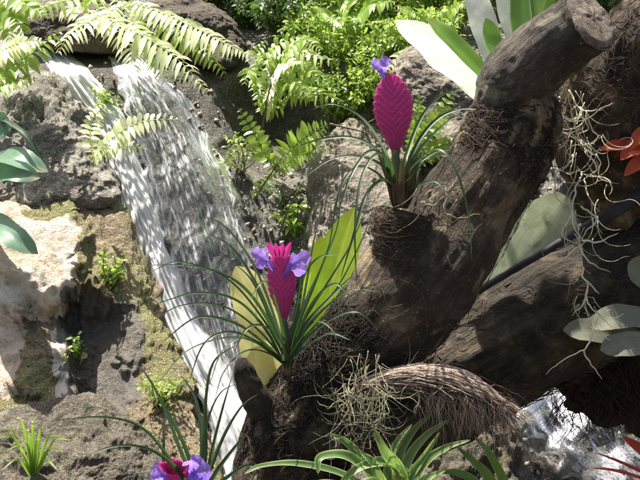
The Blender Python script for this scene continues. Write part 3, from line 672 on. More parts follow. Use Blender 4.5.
leaves(q, [([(500, 100, 2.08), (484, 76, 2.08), (466, 56, 2.08), (444, 34, 2.08), (428, 18, 2.09)], 11, (.4, -1, .5)),
           ([(508, 90, 2.09), (500, 60, 2.09), (492, 40, 2.1), (486, 18, 2.1)], 11, (.3, -1, .3)),
           ([(525, 80, 2.10), (522, 40, 2.11), (520, 5, 2.12), (518, -40, 2.13)], 11, (-.1, -1, .4)),
           ([(540, 70, 2.13), (548, 30, 2.15), (560, -10, 2.16), (575, -50, 2.17)], 13, (.2, -1, .4)),
           ([(530, 70, 2.16), (534, 30, 2.18), (530, -10, 2.2), (540, -40, 2.2)], 14, (.0, -1, .3)),
           ([(508, 95, 2.07), (520, 66, 2.06), (534, 48, 2.06)], 10, (.2, -1, .7))], 'greenbroad', .3)
b = P(430, 505, 1.86); q = empty('banded_bromeliad', b, 'low bromeliad with cream-edged green leaves below the splintered branch', 'bromeliad')
leaves(q, [([(405, 500, 1.86), (400, 470, 1.84), (385, 450, 1.82), (374, 428, 1.82)], 9.4, (-.5, -1, .3)),
           ([(395, 500, 1.86), (370, 474, 1.83), (345, 456, 1.80), (320, 458, 1.78), (318, 474, 1.77)], 8.5, (.1, -.8, 1)),
           ([(410, 490, 1.88), (400, 470, 1.86), (380, 462, 1.82), (352, 472, 1.80), (330, 500, 1.79)], 7.5, (.1, -1, .8)),
           ([(385, 510, 1.85), (350, 478, 1.83), (300, 464, 1.81), (262, 466, 1.79), (244, 474, 1.78)], 5.6, (0, -.7, 1)),
           ([(400, 480, 1.88), (410, 455, 1.89), (428, 434, 1.89), (452, 418, 1.88)], 6.1, (.3, -1, .8)),
           ([(395, 480, 1.88), (402, 450, 1.9), (416, 428, 1.9), (432, 414, 1.9)], 5.6, (-.4, -1, .5)),
           ([(405, 490, 1.86), (425, 462, 1.86), (446, 448, 1.85), (470, 440, 1.84)], 6.1, (.3, -1, .9)),
           ([(405, 500, 1.84), (425, 480, 1.83), (446, 470, 1.82)], 6.1, (.3, -1, .9)),
           ([(390, 500, 1.84), (378, 478, 1.82), (372, 462, 1.81), (360, 452, 1.81)], 7.5, (.4, -1, .6)),
           ([(400, 500, 1.85), (410, 476, 1.85), (424, 456, 1.85), (440, 432, 1.84)], 5.6, (.2, -1, .5)),
           ([(392, 500, 1.85), (388, 470, 1.85), (396, 444, 1.85), (412, 424, 1.85)], 5.6, (-.2, -1, .7)),
           ([(380, 510, 1.84), (350, 490, 1.81), (318, 484, 1.79), (290, 500, 1.78)], 6.5, (0, -.8, 1)),
           ([(398, 500, 1.83), (384, 486, 1.8), (368, 482, 1.78), (350, 492, 1.77)], 7.5, (0, -.8, 1)),
           ([(388, 500, 1.87), (366, 464, 1.87), (346, 442, 1.86), (330, 434, 1.85)], 6.5, (-.2, -1, .6))], 'margin', .35, .12, strap)
q = empty('banded_bromeliad', P(500, 505, 1.95), 'green strap-leaved bromeliad at the bottom edge against the grey rock', 'bromeliad')
leaves(q, [([(520, 530, 1.95), (505, 485, 1.94), (490, 455, 1.93), (474, 436, 1.93)], 6.5, (-.2, -1, .7)),
           ([(515, 530, 1.95), (490, 480, 1.94), (474, 462, 1.93), (456, 446, 1.93)], 6.5, (-.3, -1, .7)),
           ([(500, 530, 1.94), (480, 490, 1.93), (460, 474, 1.92), (430, 472, 1.92)], 7.5, (-.2, -1, 1))], 'greenbroad', .35, .08, strap)
q = empty('round_leaved_plant', P(640, 380, 2.1), 'dull grey-green round-tipped leaves in the shade at the right edge', 'plant')
leaves(q, [([(665, 350, 2.1), (625, 335, 2.08), (590, 330, 2.06), (563, 330, 2.06)], 13, (.1, -1, .5)),
           ([(680, 335, 2.09), (640, 318, 2.07), (612, 318, 2.05), (592, 328, 2.04)], 14, (-.1, -1, .7)),
           ([(690, 360, 2.07), (650, 345, 2.05), (620, 345, 2.04), (600, 350, 2.04)], 13, (-.2, -1, .5)),
           ([(660, 290, 2.1), (648, 282, 2.08), (638, 270, 2.08), (640, 256, 2.08)], 11, (-.3, -1, .2))], 'dull', .12)
mb = MB(); blade(mb, cr([P(478, 306, 2.36), P(512, 268, 2.3), P(545, 232, 2.24), P(566, 196, 2.2)], 30), S(36, 2.3), (-.3, -1, .3), .15, 12, .5, .03, prof=lambda t: lin([(0, .25), (.3, .7), (.6, 1), (.85, .7), (1, .25)], t))
tag(mb.build('broad_leaf', M['mottled'], loc=P(478, 306, 2.36)), 'pale mottled grey-green leaf wedged in the gap between the two logs', 'leaf')
q = empty('broadleaf_plant', P(-60, 196, 2.94), 'blue-green broad leaves reaching in at the left edge above the white sunlit patch', 'plant')
leaves(q, [([(-62, 192, 2.94), (-25, 166, 2.78), (10, 158, 2.62), (48, 172, 2.6)], 15, (.1, -.8, 1)),
           ([(-62, 192, 2.94), (-20, 180, 2.76), (10, 172, 2.6), (40, 178, 2.58)], 12, (.1, -1, .5)),
           ([(-58, 192, 2.94), (-22, 213, 2.74), (5, 232, 2.58), (38, 254, 2.56)], 13, (.3, -1, .6)),
           ([(-58, 192, 2.94), (-34, 152, 2.82), (-5, 128, 2.7), (12, 124, 2.7)], 14, (.3, -1, .3))], 'bluegreen', .25)
leaves(q, [([(-60, 192, 2.93), (-10, 130, 2.76), (20, 130, 2.62), (48, 168, 2.6)], 4, (.3, -1, .6)),
           ([(-60, 192, 2.93), (-20, 125, 2.78), (12, 124, 2.66), (34, 150, 2.64)], 4, (.3, -1, .6))], 'strap', .4, prof=strap)
for b, items, lab in (((668, 150, 2.06), [([(668, 172, 2.06), (640, 152, 2.04), (618, 146, 2.03), (598, 150, 2.03)], 8, (0, -1, .6)), ([(672, 150, 2.06), (650, 145, 2.03), (632, 150, 2.02), (620, 160, 2.02)], 9, (-.2, -1, .5)), ([(676, 170, 2.06), (655, 160, 2.03), (638, 164, 2.02), (624, 176, 2.02)], 9, (-.2, -1, .5)), ([(668, 160, 2.08), (640, 140, 2.08), (620, 134, 2.08), (604, 140, 2.08)], 9, (0, -1, .6)), ([(676, 140, 2.05), (652, 132, 2.03), (638, 138, 2.02), (630, 150, 2.02)], 8, (-.1, -1, .4))], 'red-orange leaves against the dark stump at the right edge'),
                      ((670, 500, 2.2), [([(672, 480, 2.2), (655, 460, 2.18), (638, 448, 2.17), (622, 436, 2.17)], 6.5, (.3, -1, .5)), ([(672, 490, 2.2), (645, 474, 2.18), (620, 462, 2.18), (594, 452, 2.18)], 2, (0, -1, .8)), ([(672, 496, 2.2), (640, 478, 2.18), (612, 470, 2.18), (590, 468, 2.18)], 1.8, (0, -1, .8))], 'bright red pointed leaves beside the white stream at the bottom right')):
    q = empty('red_bromeliad', P(*b), lab, 'bromeliad'); leaves(q, items, 'red', .3, prof=lance)

# ------------------------------------------------------------------ ferns
def frond(root, pts, n, ln, mat, wid=.30, face=(0, -1, .6), droop=.3, prof=None, sweep=.55, name='frond', lobes=0):
    path = cr([P(*p) for p in pts], 40); T = tangents(path); mb = MB(); f = Vector(face).normalized(); d = pts[0][2]; L = S(ln, d)
    tube(mb, path, [.0016*(1.1-.8*i/39) for i in range(40)], 4, False, (.2, .5, .5))
    for k in range(n):
        t = (k+.6)/n*.97+.02; i = min(38, int(t*39)); p = path[i].lerp(path[i+1], t*39-i); tg = T[i]
        s = tg.cross(f).normalized(); nn = s.cross(tg)
        for sg in (1, -1):
            l = L*(prof(t) if prof else (math.sin(math.pi*(.12+.86*t))**.7))*rnd.uniform(.85, 1.1)
            dv = (s*sg*rnd.uniform(.85, 1) + tg*sweep*rnd.uniform(.7, 1.2) + nn*rnd.uniform(-.4, .4)).normalized(); dr = Vector((0, 0, -droop*l))
            pa = [p+dv*l*x + dr*x*x for x in (0, .25, .5, .75, 1)]
            if lobes:
                ps = dv.cross(f).normalized()
                for j in range(lobes):
                    x = (j+.6)/lobes; pc = p+dv*l*x+dr*x*x; ll = l*.42*(1-.75*x)
                    for s2 in (1, -1):
                        d2 = (ps*s2+dv*.7+nn*rnd.uniform(-.3, .3)).normalized()
                        blade(mb, [pc, pc+d2*ll*.5+Vector((0, 0, -.1*ll)), pc+d2*ll+Vector((0, 0, -.4*ll))], ll*.26, f+Vector((rnd.gauss(0, .3), rnd.gauss(0, .3), rnd.gauss(0, .3))), .2, 2, rnd.random(), prof=lambda x: lin([(0, .6), (.5, 1), (1, .05)], x))
            blade(mb, pa, l*wid*(.45 if lobes else 1), f+Vector((rnd.gauss(0, .25), rnd.gauss(0, .25), rnd.gauss(0, .25))), .2, 2, rnd.random(), prof=lambda x: lin([(0, .35), (.3, 1), (.65, .8), (1, .04)], x))
    return mb.build(name, M[mat], root)
def fern(b, fr_, lab, mat, **kw):
    q = empty('fern', P(*b), lab, 'fern', 'ferns around the waterfall')
    for f in fr_: frond(q, f[0], f[1], f[2], f[4] if len(f) > 4 else mat, **{**kw, **(f[3] if len(f) > 3 else {})})
    return q
fern((110, 0, 3.3), [([(60, 6, 3.24), (96, 14, 3.12), (136, 32, 3.04), (176, 58, 3.0), (208, 92, 2.98)], 30, 22),
                     ([(110, 0, 3.3), (150, 8, 3.14), (188, 24, 3.06), (222, 42, 3.02), (250, 56, 3.0)], 30, 19),
                     ([(120, 2, 3.3), (112, 10, 3.16), (92, 20, 3.08), (70, 34, 3.02), (58, 54, 3.0)], 20, 17),
                     ([(100, 0, 3.3), (116, 24, 3.12), (130, 46, 3.04), (136, 72, 3.0)], 18, 17),
                     ([(130, 0, 3.3), (164, 22, 3.14), (196, 44, 3.06), (226, 74, 3.02)], 24, 18, {}, 'fern'),
                     ([(90, 0, 3.3), (96, -2, 3.2), (60, 2, 3.1), (30, 14, 3.04)], 16, 17, {}, 'fern'),
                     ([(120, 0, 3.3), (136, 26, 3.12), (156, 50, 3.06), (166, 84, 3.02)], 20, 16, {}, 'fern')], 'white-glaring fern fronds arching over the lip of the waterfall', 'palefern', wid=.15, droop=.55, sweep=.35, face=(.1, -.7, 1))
fern((-20, 90, 3.0), [([(-30, 92, 3.0), (0, 74, 2.96), (28, 56, 2.94), (62, 30, 2.94)], 20, 22),
                      ([(-30, 70, 3.0), (-4, 54, 2.96), (16, 44, 2.94), (42, 40, 2.94)], 16, 20, {}, 'palefern'),
                      ([(-30, 100, 3.0), (-6, 90, 2.94), (12, 82, 2.92), (36, 78, 2.92)], 14, 16)], 'yellow-green fern at the left edge above the crusted rock', 'fern', wid=.2, droop=.4, face=(.2, -.8, .8))
fern((-10, -20, 3.1), [([(-20, -20, 3.1), (0, 0, 3.04), (14, 16, 3.0), (24, 34, 2.98)], 14, 20), ([(-10, -30, 3.1), (10, -8, 3.04), (26, 4, 3.0), (44, 16, 2.98)], 14, 18), ([(-20, 0, 3.1), (-4, 12, 3.04), (6, 24, 3.0), (10, 40, 2.98)], 12, 16)], 'bright green fern in the top left corner', 'fern', wid=.24, face=(.2, -.8, .8))
fern((96, 158, 2.86), [([(92, 162, 2.86), (110, 140, 2.80), (140, 122, 2.77), (180, 119, 2.77)], 19, 17, {}), ([(94, 160, 2.86), (90, 138, 2.82), (94, 118, 2.80), (106, 104, 2.80)], 14, 13), ([(94, 162, 2.86), (112, 150, 2.80), (128, 146, 2.78), (148, 150, 2.78)], 12, 10)], 'single small fern stretching its fronds across the white left stream', 'palefern', wid=.2, sweep=.3)
fern((276, 172, 3.08), [([(276, 172, 3.08), (264, 152, 3.04), (252, 130, 3.02), (238, 108, 3.0)], 12, 13), ([(276, 172, 3.08), (290, 150, 3.04), (306, 136, 3.0), (328, 124, 2.98)], 18, 19, {'wid': .15}), ([(276, 172, 3.08), (292, 160, 3.02), (308, 152, 2.98), (330, 148, 2.96)], 16, 12, {'wid': .15}), ([(276, 172, 3.08), (268, 180, 3.04), (258, 188, 3.02), (250, 204, 3.0)], 6, 8)], 'fresh green fern with rounded leaflets in the middle of the dark hollow', 'fern', wid=.30, sweep=.25, droop=.1, face=(0, -1, .3))
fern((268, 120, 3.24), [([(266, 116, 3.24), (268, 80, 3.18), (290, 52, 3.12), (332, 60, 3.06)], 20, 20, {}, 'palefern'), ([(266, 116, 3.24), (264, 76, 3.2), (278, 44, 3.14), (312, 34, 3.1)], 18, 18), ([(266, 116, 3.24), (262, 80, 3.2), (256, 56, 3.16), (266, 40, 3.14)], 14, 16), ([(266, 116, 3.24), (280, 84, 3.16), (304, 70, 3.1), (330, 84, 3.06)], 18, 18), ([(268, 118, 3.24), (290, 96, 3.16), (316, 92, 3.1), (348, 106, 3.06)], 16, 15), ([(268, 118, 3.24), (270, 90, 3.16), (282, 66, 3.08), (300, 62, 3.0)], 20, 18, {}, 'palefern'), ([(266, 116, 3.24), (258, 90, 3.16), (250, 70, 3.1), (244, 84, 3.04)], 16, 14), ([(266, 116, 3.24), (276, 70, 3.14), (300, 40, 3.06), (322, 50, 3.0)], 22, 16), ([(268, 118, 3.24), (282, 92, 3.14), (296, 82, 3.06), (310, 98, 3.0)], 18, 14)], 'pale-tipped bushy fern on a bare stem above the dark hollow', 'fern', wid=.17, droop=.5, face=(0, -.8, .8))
fern((352, 66, 3.5), [([(350, 66, 3.5), (352, 30, 3.4), (368, 6, 3.3), (396, 2, 3.24)], 26, 17), ([(350, 66, 3.5), (342, 34, 3.4), (326, 14, 3.3), (300, 14, 3.24)], 26, 17), ([(350, 66, 3.5), (362, 44, 3.36), (384, 36, 3.28), (404, 50, 3.22)], 22, 15), ([(350, 66, 3.5), (346, 24, 3.4), (350, -6, 3.3), (356, -30, 3.26)], 24, 16)], 'tall lime fern spreading at the top centre left of the violet flower', 'fern', wid=.17, droop=.4, face=(0, -.9, .7))
fern((440, 70, 3.4), [([(440, 70, 3.4), (432, 40, 3.3), (418, 16, 3.22), (396, 6, 3.16)], 24, 16), ([(440, 70, 3.4), (442, 36, 3.3), (452, 10, 3.22), (468, 0, 3.18)], 24, 15), ([(440, 70, 3.4), (424, 58, 3.26), (404, 56, 3.18), (384, 72, 3.12)], 20, 14, {}, 'palefern')], 'pale lime fern behind the glaring white leaf', 'fern', wid=.17, droop=.4, face=(0, -.9, .7))
fern((410, 166, 3.0), [([(408, 166, 3.0), (422, 138, 2.96), (438, 116, 2.94), (454, 90, 2.94)], 16, 15), ([(408, 166, 3.0), (414, 140, 2.98), (416, 116, 2.96), (420, 96, 2.96)], 14, 13), ([(410, 166, 3.0), (428, 152, 2.96), (446, 144, 2.94), (466, 144, 2.94)], 12, 13)], 'light green fern between the upper magenta flower and the log', 'fern', wid=.26, face=(0, -1, .4))

# ------------------------------------------------------------------ leafy plants behind
def bush(b, w, h, n, lab, mat, lw=5, sd=0, dep=.3, grp='leafy plants behind the fall', lf_n=3, lf_k=.85, lf_w=.25):
    r_ = random.Random(sd); bx_, by_, bd = b; root = empty('leafy_plant', P(*b), lab, 'plant', grp)
    st = MB(); lf = MB()
    for k in range(n):
        tx = bx_+r_.uniform(-w, w); ty = by_-h*r_.uniform(.45, 1.05); td = bd-r_.uniform(-dep*.4, dep*.6)
        path = cr([P(bx_+r_.uniform(-w*.4, w*.4), by_, bd), P(bx_*.4+tx*.6+r_.uniform(-6, 6), by_*.45+ty*.55, (bd+td)/2), P(tx, ty, td), P(tx+r_.uniform(-16, 16), ty+r_.uniform(-4, 14), td-.05)], 26)
        tube(st, path, [.0013*(1.2-.8*i/25) for i in range(26)], 4, False, (r_.random(), .5, .5))
        for i in range(4, 26):
            for _ in range(lf_n):
                p = path[i]; l = S(lw*lf_k, bd)*r_.uniform(.7, 1.9)
                dv = Vector((r_.gauss(0, 1), r_.gauss(-.25, .8), r_.gauss(.15, .7))).normalized(); q_ = p+dv*S(4, bd)*r_.random()
                pa = [q_+dv*l*x-Vector((0, 0, .35*l*x*x)) for x in (0, .35, .7, 1)]
                blade(lf, pa, l*lf_w, (r_.gauss(0, .5), r_.gauss(-.4, .5), 1), .2, 2, min(1, max(0, r_.gauss(.5, .3))), prof=lambda x: lin([(0, .25), (.4, 1), (.75, .7), (1, .05)], x))
    st.build('stem', M['stem'], root); lf.build('foliage', M[mat], root)
BU = [((372, 72, 3.42), 34, 50, 34, 'low bright leafy plant on the ledge left of the grey brown rock', 'bush', 4.5),
      ((322, 64, 3.48), 34, 50, 34, 'low bright leafy plant on the ledge above the dark hollow', 'bush', 4.5),
      ((424, 60, 3.40), 30, 50, 30, 'low leafy plant on the ledge behind the glaring white leaf', 'bush', 4.5),
      ((270, 30, 3.5), 36, 50, 30, 'mid green leafy plant at the top between rock and bushy fern', 'darkbush', 5),
      ((300, 70, 3.75), 44, 120, 60, 'mid green leafy plant behind the pale-tipped bushy fern', 'bush', 5),
      ((250, 50, 3.8), 34, 90, 34, 'dark leafy plant at the top left of the bushy fern', 'darkbush', 5),
      ((350, 90, 3.6), 44, 130, 64, 'light green leafy plant left of the upper violet flower', 'bush', 5),
      ((400, 70, 3.65), 44, 110, 60, 'yellow-green leafy plant behind the tip of the glaring white leaf', 'bush', 5),
      ((345, 128, 3.35), 40, 74, 40, 'small leafy plant low behind the upper magenta bract', 'bush', 4.5),
      ((445, 40, 3.7), 40, 90, 46, 'leafy plant behind the green leaves of the upper bromeliad', 'bush', 5),
      ((205, 10, 3.85), 46, 60, 26, 'dark leafy plant along the top edge over the smooth dark rock', 'darkbush', 5),
      ((90, 4, 3.85), 50, 40, 14, 'dark leafy plant along the top edge over the waterfall lip', 'darkbush', 5),
      ((590, 40, 3.4), 50, 110, 40, 'dark green leafy plant behind the sawn end of the limb', 'darkbush', 6),
      ((520, 30, 3.5), 44, 90, 34, 'shaded leafy plant behind the tall green leaves at the top', 'darkbush', 6)]
for i, (b, w, h, n, lab, mat, lw) in enumerate(BU): bush(b, w, h, n, lab, mat, lw, 100+i)
from mathutils.bvhtree import BVHTree
TREES = [(BVHTree.FromPolygons([v.co for v in o.data.vertices], [p.vertices[:] for p in o.data.polygons]), o.location.copy()) for o in col.objects if o.type == 'MESH' and o.name.split('.')[0] in ('boulder', 'cliff')]
def hit(px, py, dflt):                                          # depth of the rock surface a plant is rooted on
    dv = (P(px, py, 1)-CAM).normalized(); best = None
    for t, off in TREES:
        h = t.ray_cast(CAM-off, dv)
        if h[0] is not None and (best is None or h[3] < best): best = h[3]
    return best*dv.dot(FWD) if best else dflt
SM = [((292, 236, 3.0), 8, 30, 5, 'tiny light green seedling on the rock above the lower flower', 'bush', 5.5),
      ((112, 290, 2.64), 10, 42, 9, 'yellow-green weeds growing on the upper right edge of the big brown boulder', 'bush', 4),
      ((100, 130, 2.92), 10, 38, 9, 'small green weeds at the left rim of the upper waterfall', 'bush', 4),
      ((160, 410, 2.60), 24, 34, 10, 'sparse little weeds scattered low on the big brown boulder', 'bush', 3.2),
      ((76, 358, 2.66), 8, 24, 6, 'small weed rooted in the dark hollow of the big left boulder', 'bush', 4),
      ((240, 175, 3.1), 16, 40, 7, 'tiny pale weeds beside the right side of the waterfall', 'bush', 3),
      ((285, 210, 3.05), 18, 30, 6, 'dry little weeds under the fresh green fern', 'darkbush', 3)]
for i, (b, w, h, n, lab, mat, lw) in enumerate(SM): bush((b[0], b[1], hit(b[0], b[1], b[2])+.004), w, h, n, lab, mat, lw, 200+i, .06, 'small weeds on the rocks', 1, 1.05, .3)
gd = hit(34, 470, 2.4); q = empty('grass_tuft', P(34, 476, gd), 'bright green grass tuft on the low brown rock at the bottom left', 'grass')
for tx, ty in ((14, 418), (26, 430), (60, 436), (64, 452), (8, 450), (46, 424), (2, 470), (58, 470), (40, 440), (20, 446), (72, 440), (-4, 436), (32, 420)):
    mb = MB(); blade(mb, cr([P(34, 480, gd), P(34*.5+tx*.5, ty*.6+470*.4-10, gd-.03), P(tx, ty, gd-.06)], 14), S(2.1, gd), (rnd.uniform(-.4, .4), -1, .8), .4, 2, rnd.random(), prof=strap); mb.build('leaf', M['grass'], q)
ld = hit(82, 357, 2.7)-.006
mb = MB(); blade(mb, cr([P(77, 359, ld), P(82, 356, ld-.008), P(88, 356, ld-.004)], 10), S(4, ld), (.1, -1, .9), .2, 6, .5, .1, prof=broad)
tag(mb.build('fallen_leaf', M['orange'], loc=P(82, 356, ld)), 'small orange fallen leaf lying in the dark hollow of the big left boulder', 'leaf')

# ------------------------------------------------------------------ Spanish moss
def curly(mb, p, L, r, curl, seg=5, dirv=(0, 0, -1)):
    n = int(L/.004)+4; path = []; dv = Vector(dirv).normalized(); ax = Vector((rnd.gauss(0, 1), rnd.gauss(0, 1), rnd.gauss(0, .5))).normalized()
    for k in range(n):
        path.append(p.copy()); p = p+dv*.004
        if rnd.random() < .08: ax = Vector((rnd.gauss(0, 1), rnd.gauss(0, 1), rnd.gauss(0, .5))).normalized()
        dv = (dv+ax.cross(dv)*curl+Vector((0, 0, -.03))).normalized()
    tube(mb, path, [r*(1.15-.95*k/n) for k in range(n)], seg, True, (rnd.random(), .5, .5)); return path
def moss(b, lab, traced, rand, mat, r=1.5, grp='clumps of Spanish moss'):
    q = empty('spanish_moss', P(*b), lab, 'moss', grp); d = b[2]
    for pts in traced:
        mb = MB(); pa = cr([P(x, y, d+dd) for x, y, dd in pts], len(pts)*9); n = len(pa)
        pa = [p+Vector((.0035*noise.noise(p*80), .004*noise.noise(p*70+Vector((3, 0, 0))), .0035*noise.noise(p*80+Vector((0, 5, 0))))) for p in pa]
        tube(mb, pa, [S(r, d)*(1.15-.9*(k/n)**2) for k in range(n)], 6, True, (rnd.random(), .5, .5)); mb.build('strand', M[mat], q)
    for (x0, x1, y0, y1, n, l0, l1, curl) in rand:
        for _ in range(n):
            mb = MB(); curly(mb, P(rnd.uniform(x0, x1), rnd.uniform(y0, y1), d+rnd.uniform(-.025, .02)), rnd.uniform(l0, l1), S(r*.62, d)*rnd.uniform(.7, 1.1), curl, 5, (rnd.gauss(0, .6), rnd.gauss(-.2, .3), -1)); mb.build('strand', M[mat], q)
    return q
moss((570, 86, 2.0), 'cream curly moss hanging from the hairy stump below the sawn limb', [
    [(556, 96, 0), (552, 88, -.01), (560, 84, -.02), (566, 92, -.02), (570, 106, -.02), (574, 124, -.01), (584, 146, 0)],
    [(568, 90, 0), (578, 106, -.01), (586, 112, -.02), (598, 110, -.02), (612, 103, -.01)],
    [(586, 112, -.02), (590, 124, -.02), (594, 134, -.02), (606, 138, -.01)],
    [(560, 96, 0), (558, 112, -.01), (566, 122, -.02), (572, 134, -.02), (582, 142, -.02), (596, 144, -.01)],
    [(574, 124, -.01), (582, 118, -.02), (588, 128, -.02), (580, 134, -.02)],
    [(552, 144, 0), (560, 148, -.01), (566, 142, -.01), (572, 130, -.01)],
    [(580, 140, 0), (590, 156, -.02), (596, 170, -.02), (586, 176, -.01), (576, 166, -.01)],
    [(578, 140, 0), (588, 150, -.02), (600, 160, -.02), (598, 174, -.01)],
    [(572, 142, 0), (568, 164, -.01), (558, 172, -.02), (554, 184, -.02), (560, 202, -.02), (580, 204, -.01)],
    [(588, 176, 0), (604, 178, -.01), (612, 188, -.02), (608, 196, -.02)],
    [(582, 172, 0), (576, 190, -.02), (572, 212, -.03), (562, 236, -.04), (578, 244, -.05)],
    [(584, 178, 0), (588, 196, -.02), (600, 212, -.03)],
    [(580, 206, -.02), (592, 214, -.03), (596, 222, -.04), (586, 230, -.05), (582, 240, -.06)],
    [(572, 212, -.03), (574, 226, -.04), (580, 240, -.06)],
    [(578, 244, -.06), (584, 256, -.08), (592, 264, -.09), (610, 272, -.09)],
    [(582, 240, -.06), (596, 242, -.07), (608, 238, -.08), (618, 232, -.08)],
    [(578, 246, -.06), (564, 258, -.07), (540, 272, -.08)],
    [(583, 268, -.08), (582, 276, -.09), (588, 284, -.1), (587, 298, -.1), (594, 310, -.11), (604, 320, -.11), (612, 328, -.11)],
    [(587, 280, -.1), (594, 288, -.1), (599, 294, -.1)],
    [(586, 298, -.1), (580, 308, -.1), (572, 316, -.09)],
    [(594, 314, -.11), (588, 324, -.11), (598, 332, -.11), (610, 340, -.11)],
    [(598, 316, -.11), (592, 332, -.11), (590, 342, -.11), (584, 350, -.11), (564, 360, -.1), (546, 374, -.1)],
    [(584, 350, -.11), (590, 362, -.11), (602, 378, -.11)]],
    [(554, 592, 84, 120, 16, .05, .13, .16), (562, 608, 120, 190, 22, .05, .14, .18), (566, 600, 190, 250, 14, .05, .12, .16), (576, 600, 260, 310, 6, .04, .08, .16)], 'moss', .78)
moss((360, 352, 1.88), 'grey-green wiry moss clump hanging down the front of the forked log', [
    [(350, 360, 0), (356, 380, -.01), (352, 400, -.02), (344, 420, -.02)],
    [(368, 352, 0), (366, 376, -.01), (374, 398, -.02), (370, 424, -.03)],
    [(340, 400, 0), (328, 408, -.01), (320, 404, -.02)], [(352, 392, 0), (336, 394, -.01), (330, 388, -.02)]],
    [(342, 384, 352, 400, 70, .05, .12, .16), (334, 386, 385, 440, 60, .04, .10, .2)], 'moss_grey', .6)
moss((432, 190, 1.9), 'few dry moss threads beside the drooping leaves of the upper flower', [
    [(424, 196, 0), (440, 186, -.01), (448, 196, -.02), (444, 210, -.02), (456, 218, -.02), (480, 214, -.01)],
    [(420, 206, 0), (434, 204, -.01), (450, 190, -.01), (458, 176, 0)], [(410, 210, 0), (428, 200, -.01), (446, 186, -.01)]],
    [(415, 460, 180, 210, 10, .03, .07, .12)], 'moss_grey', .7)

# ------------------------------------------------------------------ twigs
for pts, lab in ((((254, 200, 3.02), (268, 178, 3.0), (286, 152, 2.98)), 'thin dry twig leaning under the fresh green fern'),
                 (((280, 232, 3.0), (290, 205, 2.98), (304, 180, 2.98)), 'thin twig standing beside the tiny light green seedling'),
                 (((262, 130, 3.2), (268, 96, 3.12), (276, 66, 3.08)), 'brown bare stem below the pale-tipped bushy fern'),
                 (((330, 124, 3.0), (356, 130, 2.98), (384, 138, 2.98)), 'dry stick lying across the top of the grey tan rock face')):
    mb = MB(); pa = cr([P(*p) for p in pts], 24); tube(mb, pa, [.0028*(1.1-.6*i/23) for i in range(24)], 6, True, (.7, .5, .5), .3, 60)
    tube(mb, cr([pa[14], pa[14]+Vector((.012, -.01, .02)), pa[14]+Vector((.03, -.01, .03))], 8), .0014, 5, True, (.7, .5, .5))
    tag(mb.build('twig', M['stem'], loc=pa[0]), lab, 'twig', 'dry twigs on the slope')

# ------------------------------------------------------------------ pebbles and moss cover: uncountable
mb = MB(); r_ = random.Random(5)
OCT = [Vector(v) for v in ((1, 0, 0), (-1, 0, 0), (0, 1, 0), (0, -1, 0), (0, 0, 1), (0, 0, -1))]
OF = [(0, 2, 4), (2, 1, 4), (1, 3, 4), (3, 0, 4), (2, 0, 5), (1, 2, 5), (3, 1, 5), (0, 3, 5)]
for _ in range(3800):
    x = r_.uniform(-40, 700); y = r_.uniform(40, 500)
    if noise.noise(Vector((x*.012, y*.012, 2))) < -.1: continue
    d = cliffD(x, y); p = P(x, y, d-.004); z = r_.uniform(.003, .010)*r_.uniform(.5, 1.2)
    sc_ = Vector((z*r_.uniform(.7, 1.4), z*r_.uniform(.7, 1.3), z*r_.uniform(.5, 1))); a = r_.random()*6
    V = []
    for o in OCT:
        q_ = Vector((o.x*sc_.x, o.y*sc_.y, o.z*sc_.z)); V.append(p+Vector((q_.x*math.cos(a)-q_.z*math.sin(a), q_.y, q_.x*math.sin(a)+q_.z*math.cos(a))))
    mb.add(V, OF, [(r_.random(), .5, .5)]*6)
def pebble_mat():
    m = NT('pebbles'); a = m.attr(); b = m.n('BsdfPrincipled')
    m.set(b, 'Base Color', m.ramp(a[0], [(0., (.04, .03, .022)), (.35, (.16, .12, .08)), (.6, (.30, .25, .2)), (.85, (.45, .42, .38)), (1., (.34, .17, .08))])); m.set(b, 'Roughness', .5); return m.end(b.outputs[0])
tag(mb.build('gravel', pebble_mat()), kind='stuff')
mb = MB()
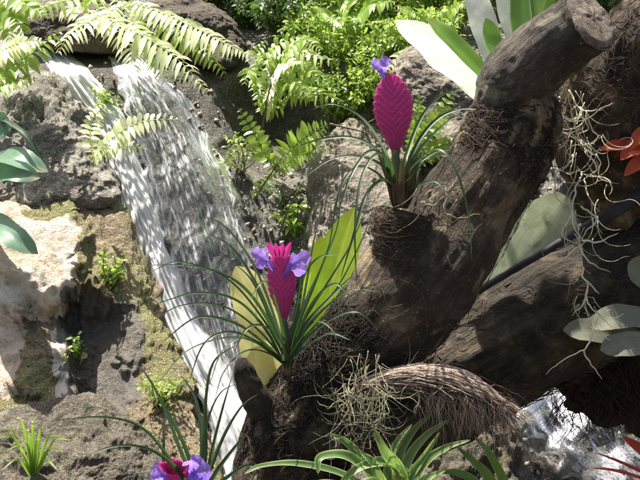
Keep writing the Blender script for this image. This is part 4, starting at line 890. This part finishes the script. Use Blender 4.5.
for o in [o for o in col.objects if o.name.startswith('boulder') and o.data.materials[0].name in ('brown_rock', 'grey_rock', 'crusted_rock')]:
    vs = o.data.vertices; k = 0
    for _ in range(6000):
        v = vs[r_.randrange(len(vs))]; p = v.co+o.location; nn = v.normal
        if nn.z < -.05 or nn.y > .3 or noise.noise(p*13)+.4*noise.noise(p*40) < (.12 if o.data.materials[0].name == 'brown_rock' else .42): continue
        dv = (nn+Vector((r_.gauss(0, .6), r_.gauss(0, .6), r_.gauss(.2, .5)))).normalized(); l = r_.uniform(.004, .012)
        blade(mb, [p-nn*.001, p+dv*l*.5, p+dv*l+Vector((0, 0, -l*.4))], l*.3, (r_.gauss(0, .5), r_.gauss(-.4, .5), 1), .2, 2, r_.random(), prof=lambda x: lin([(0, .3), (.5, 1), (1, .1)], x))
M['mosscover'] = leaf_mat('moss_cover', (.10, .11, .02), (.34, .36, .09), (.5, .6, .08), .6, .4)
tag(mb.build('moss_cover', M['mosscover']), kind='stuff')

# ------------------------------------------------------------------ tree out of view, its bough placed to shade the right side
r_ = random.Random(11); b0 = P(900, 330, 2.9); b0.z = 0
tr = empty('overhanging_tree', b0, 'leafy tree out of view at the right, added to shade the logs', 'tree')
mb = MB(); top = b0+Vector((-.1, .1, 3.1)); tube(mb, cr([b0, b0+Vector((.05, .05, 1.6)), top], 30), [.09*(1.3-.6*i/29) for i in range(30)], 14, True, None, .15, 9)
tips = []
for k in range(12):
    e = (P(r_.uniform(590, 730), r_.uniform(150, 380), r_.uniform(2.1, 2.4)) if k < 7 else P(r_.uniform(520, 700), r_.uniform(420, 500), r_.uniform(2.45, 2.7)))+SUN*r_.uniform(1.25, 1.6)
    pa = cr([top-Vector((0, 0, .5*r_.random())), (top+e)*.5+Vector((0, 0, .15)), e], 20); tube(mb, pa, [.02*(1.1-.9*i/19) for i in range(20)], 6); tips += pa[8:]
mb.build('trunk', M['limb'], tr); mb = MB()
for _ in range(1500):
    p = r_.choice(tips)+Vector((r_.gauss(0, .09), r_.gauss(0, .09), r_.gauss(0, .06))); l = r_.uniform(.05, .09)
    dv = Vector((r_.gauss(0, 1), r_.gauss(0, 1), r_.gauss(-.2, .3))).normalized()
    blade(mb, [p, p+dv*l*.5, p+dv*l-Vector((0, 0, .3*l))], l*.28, (r_.gauss(0, .3), r_.gauss(0, .3), 1), .15, 2, r_.random(), prof=lambda x: lin([(0, .2), (.5, 1), (1, .05)], x))
mb.build('crown', M['darkbush'], tr)
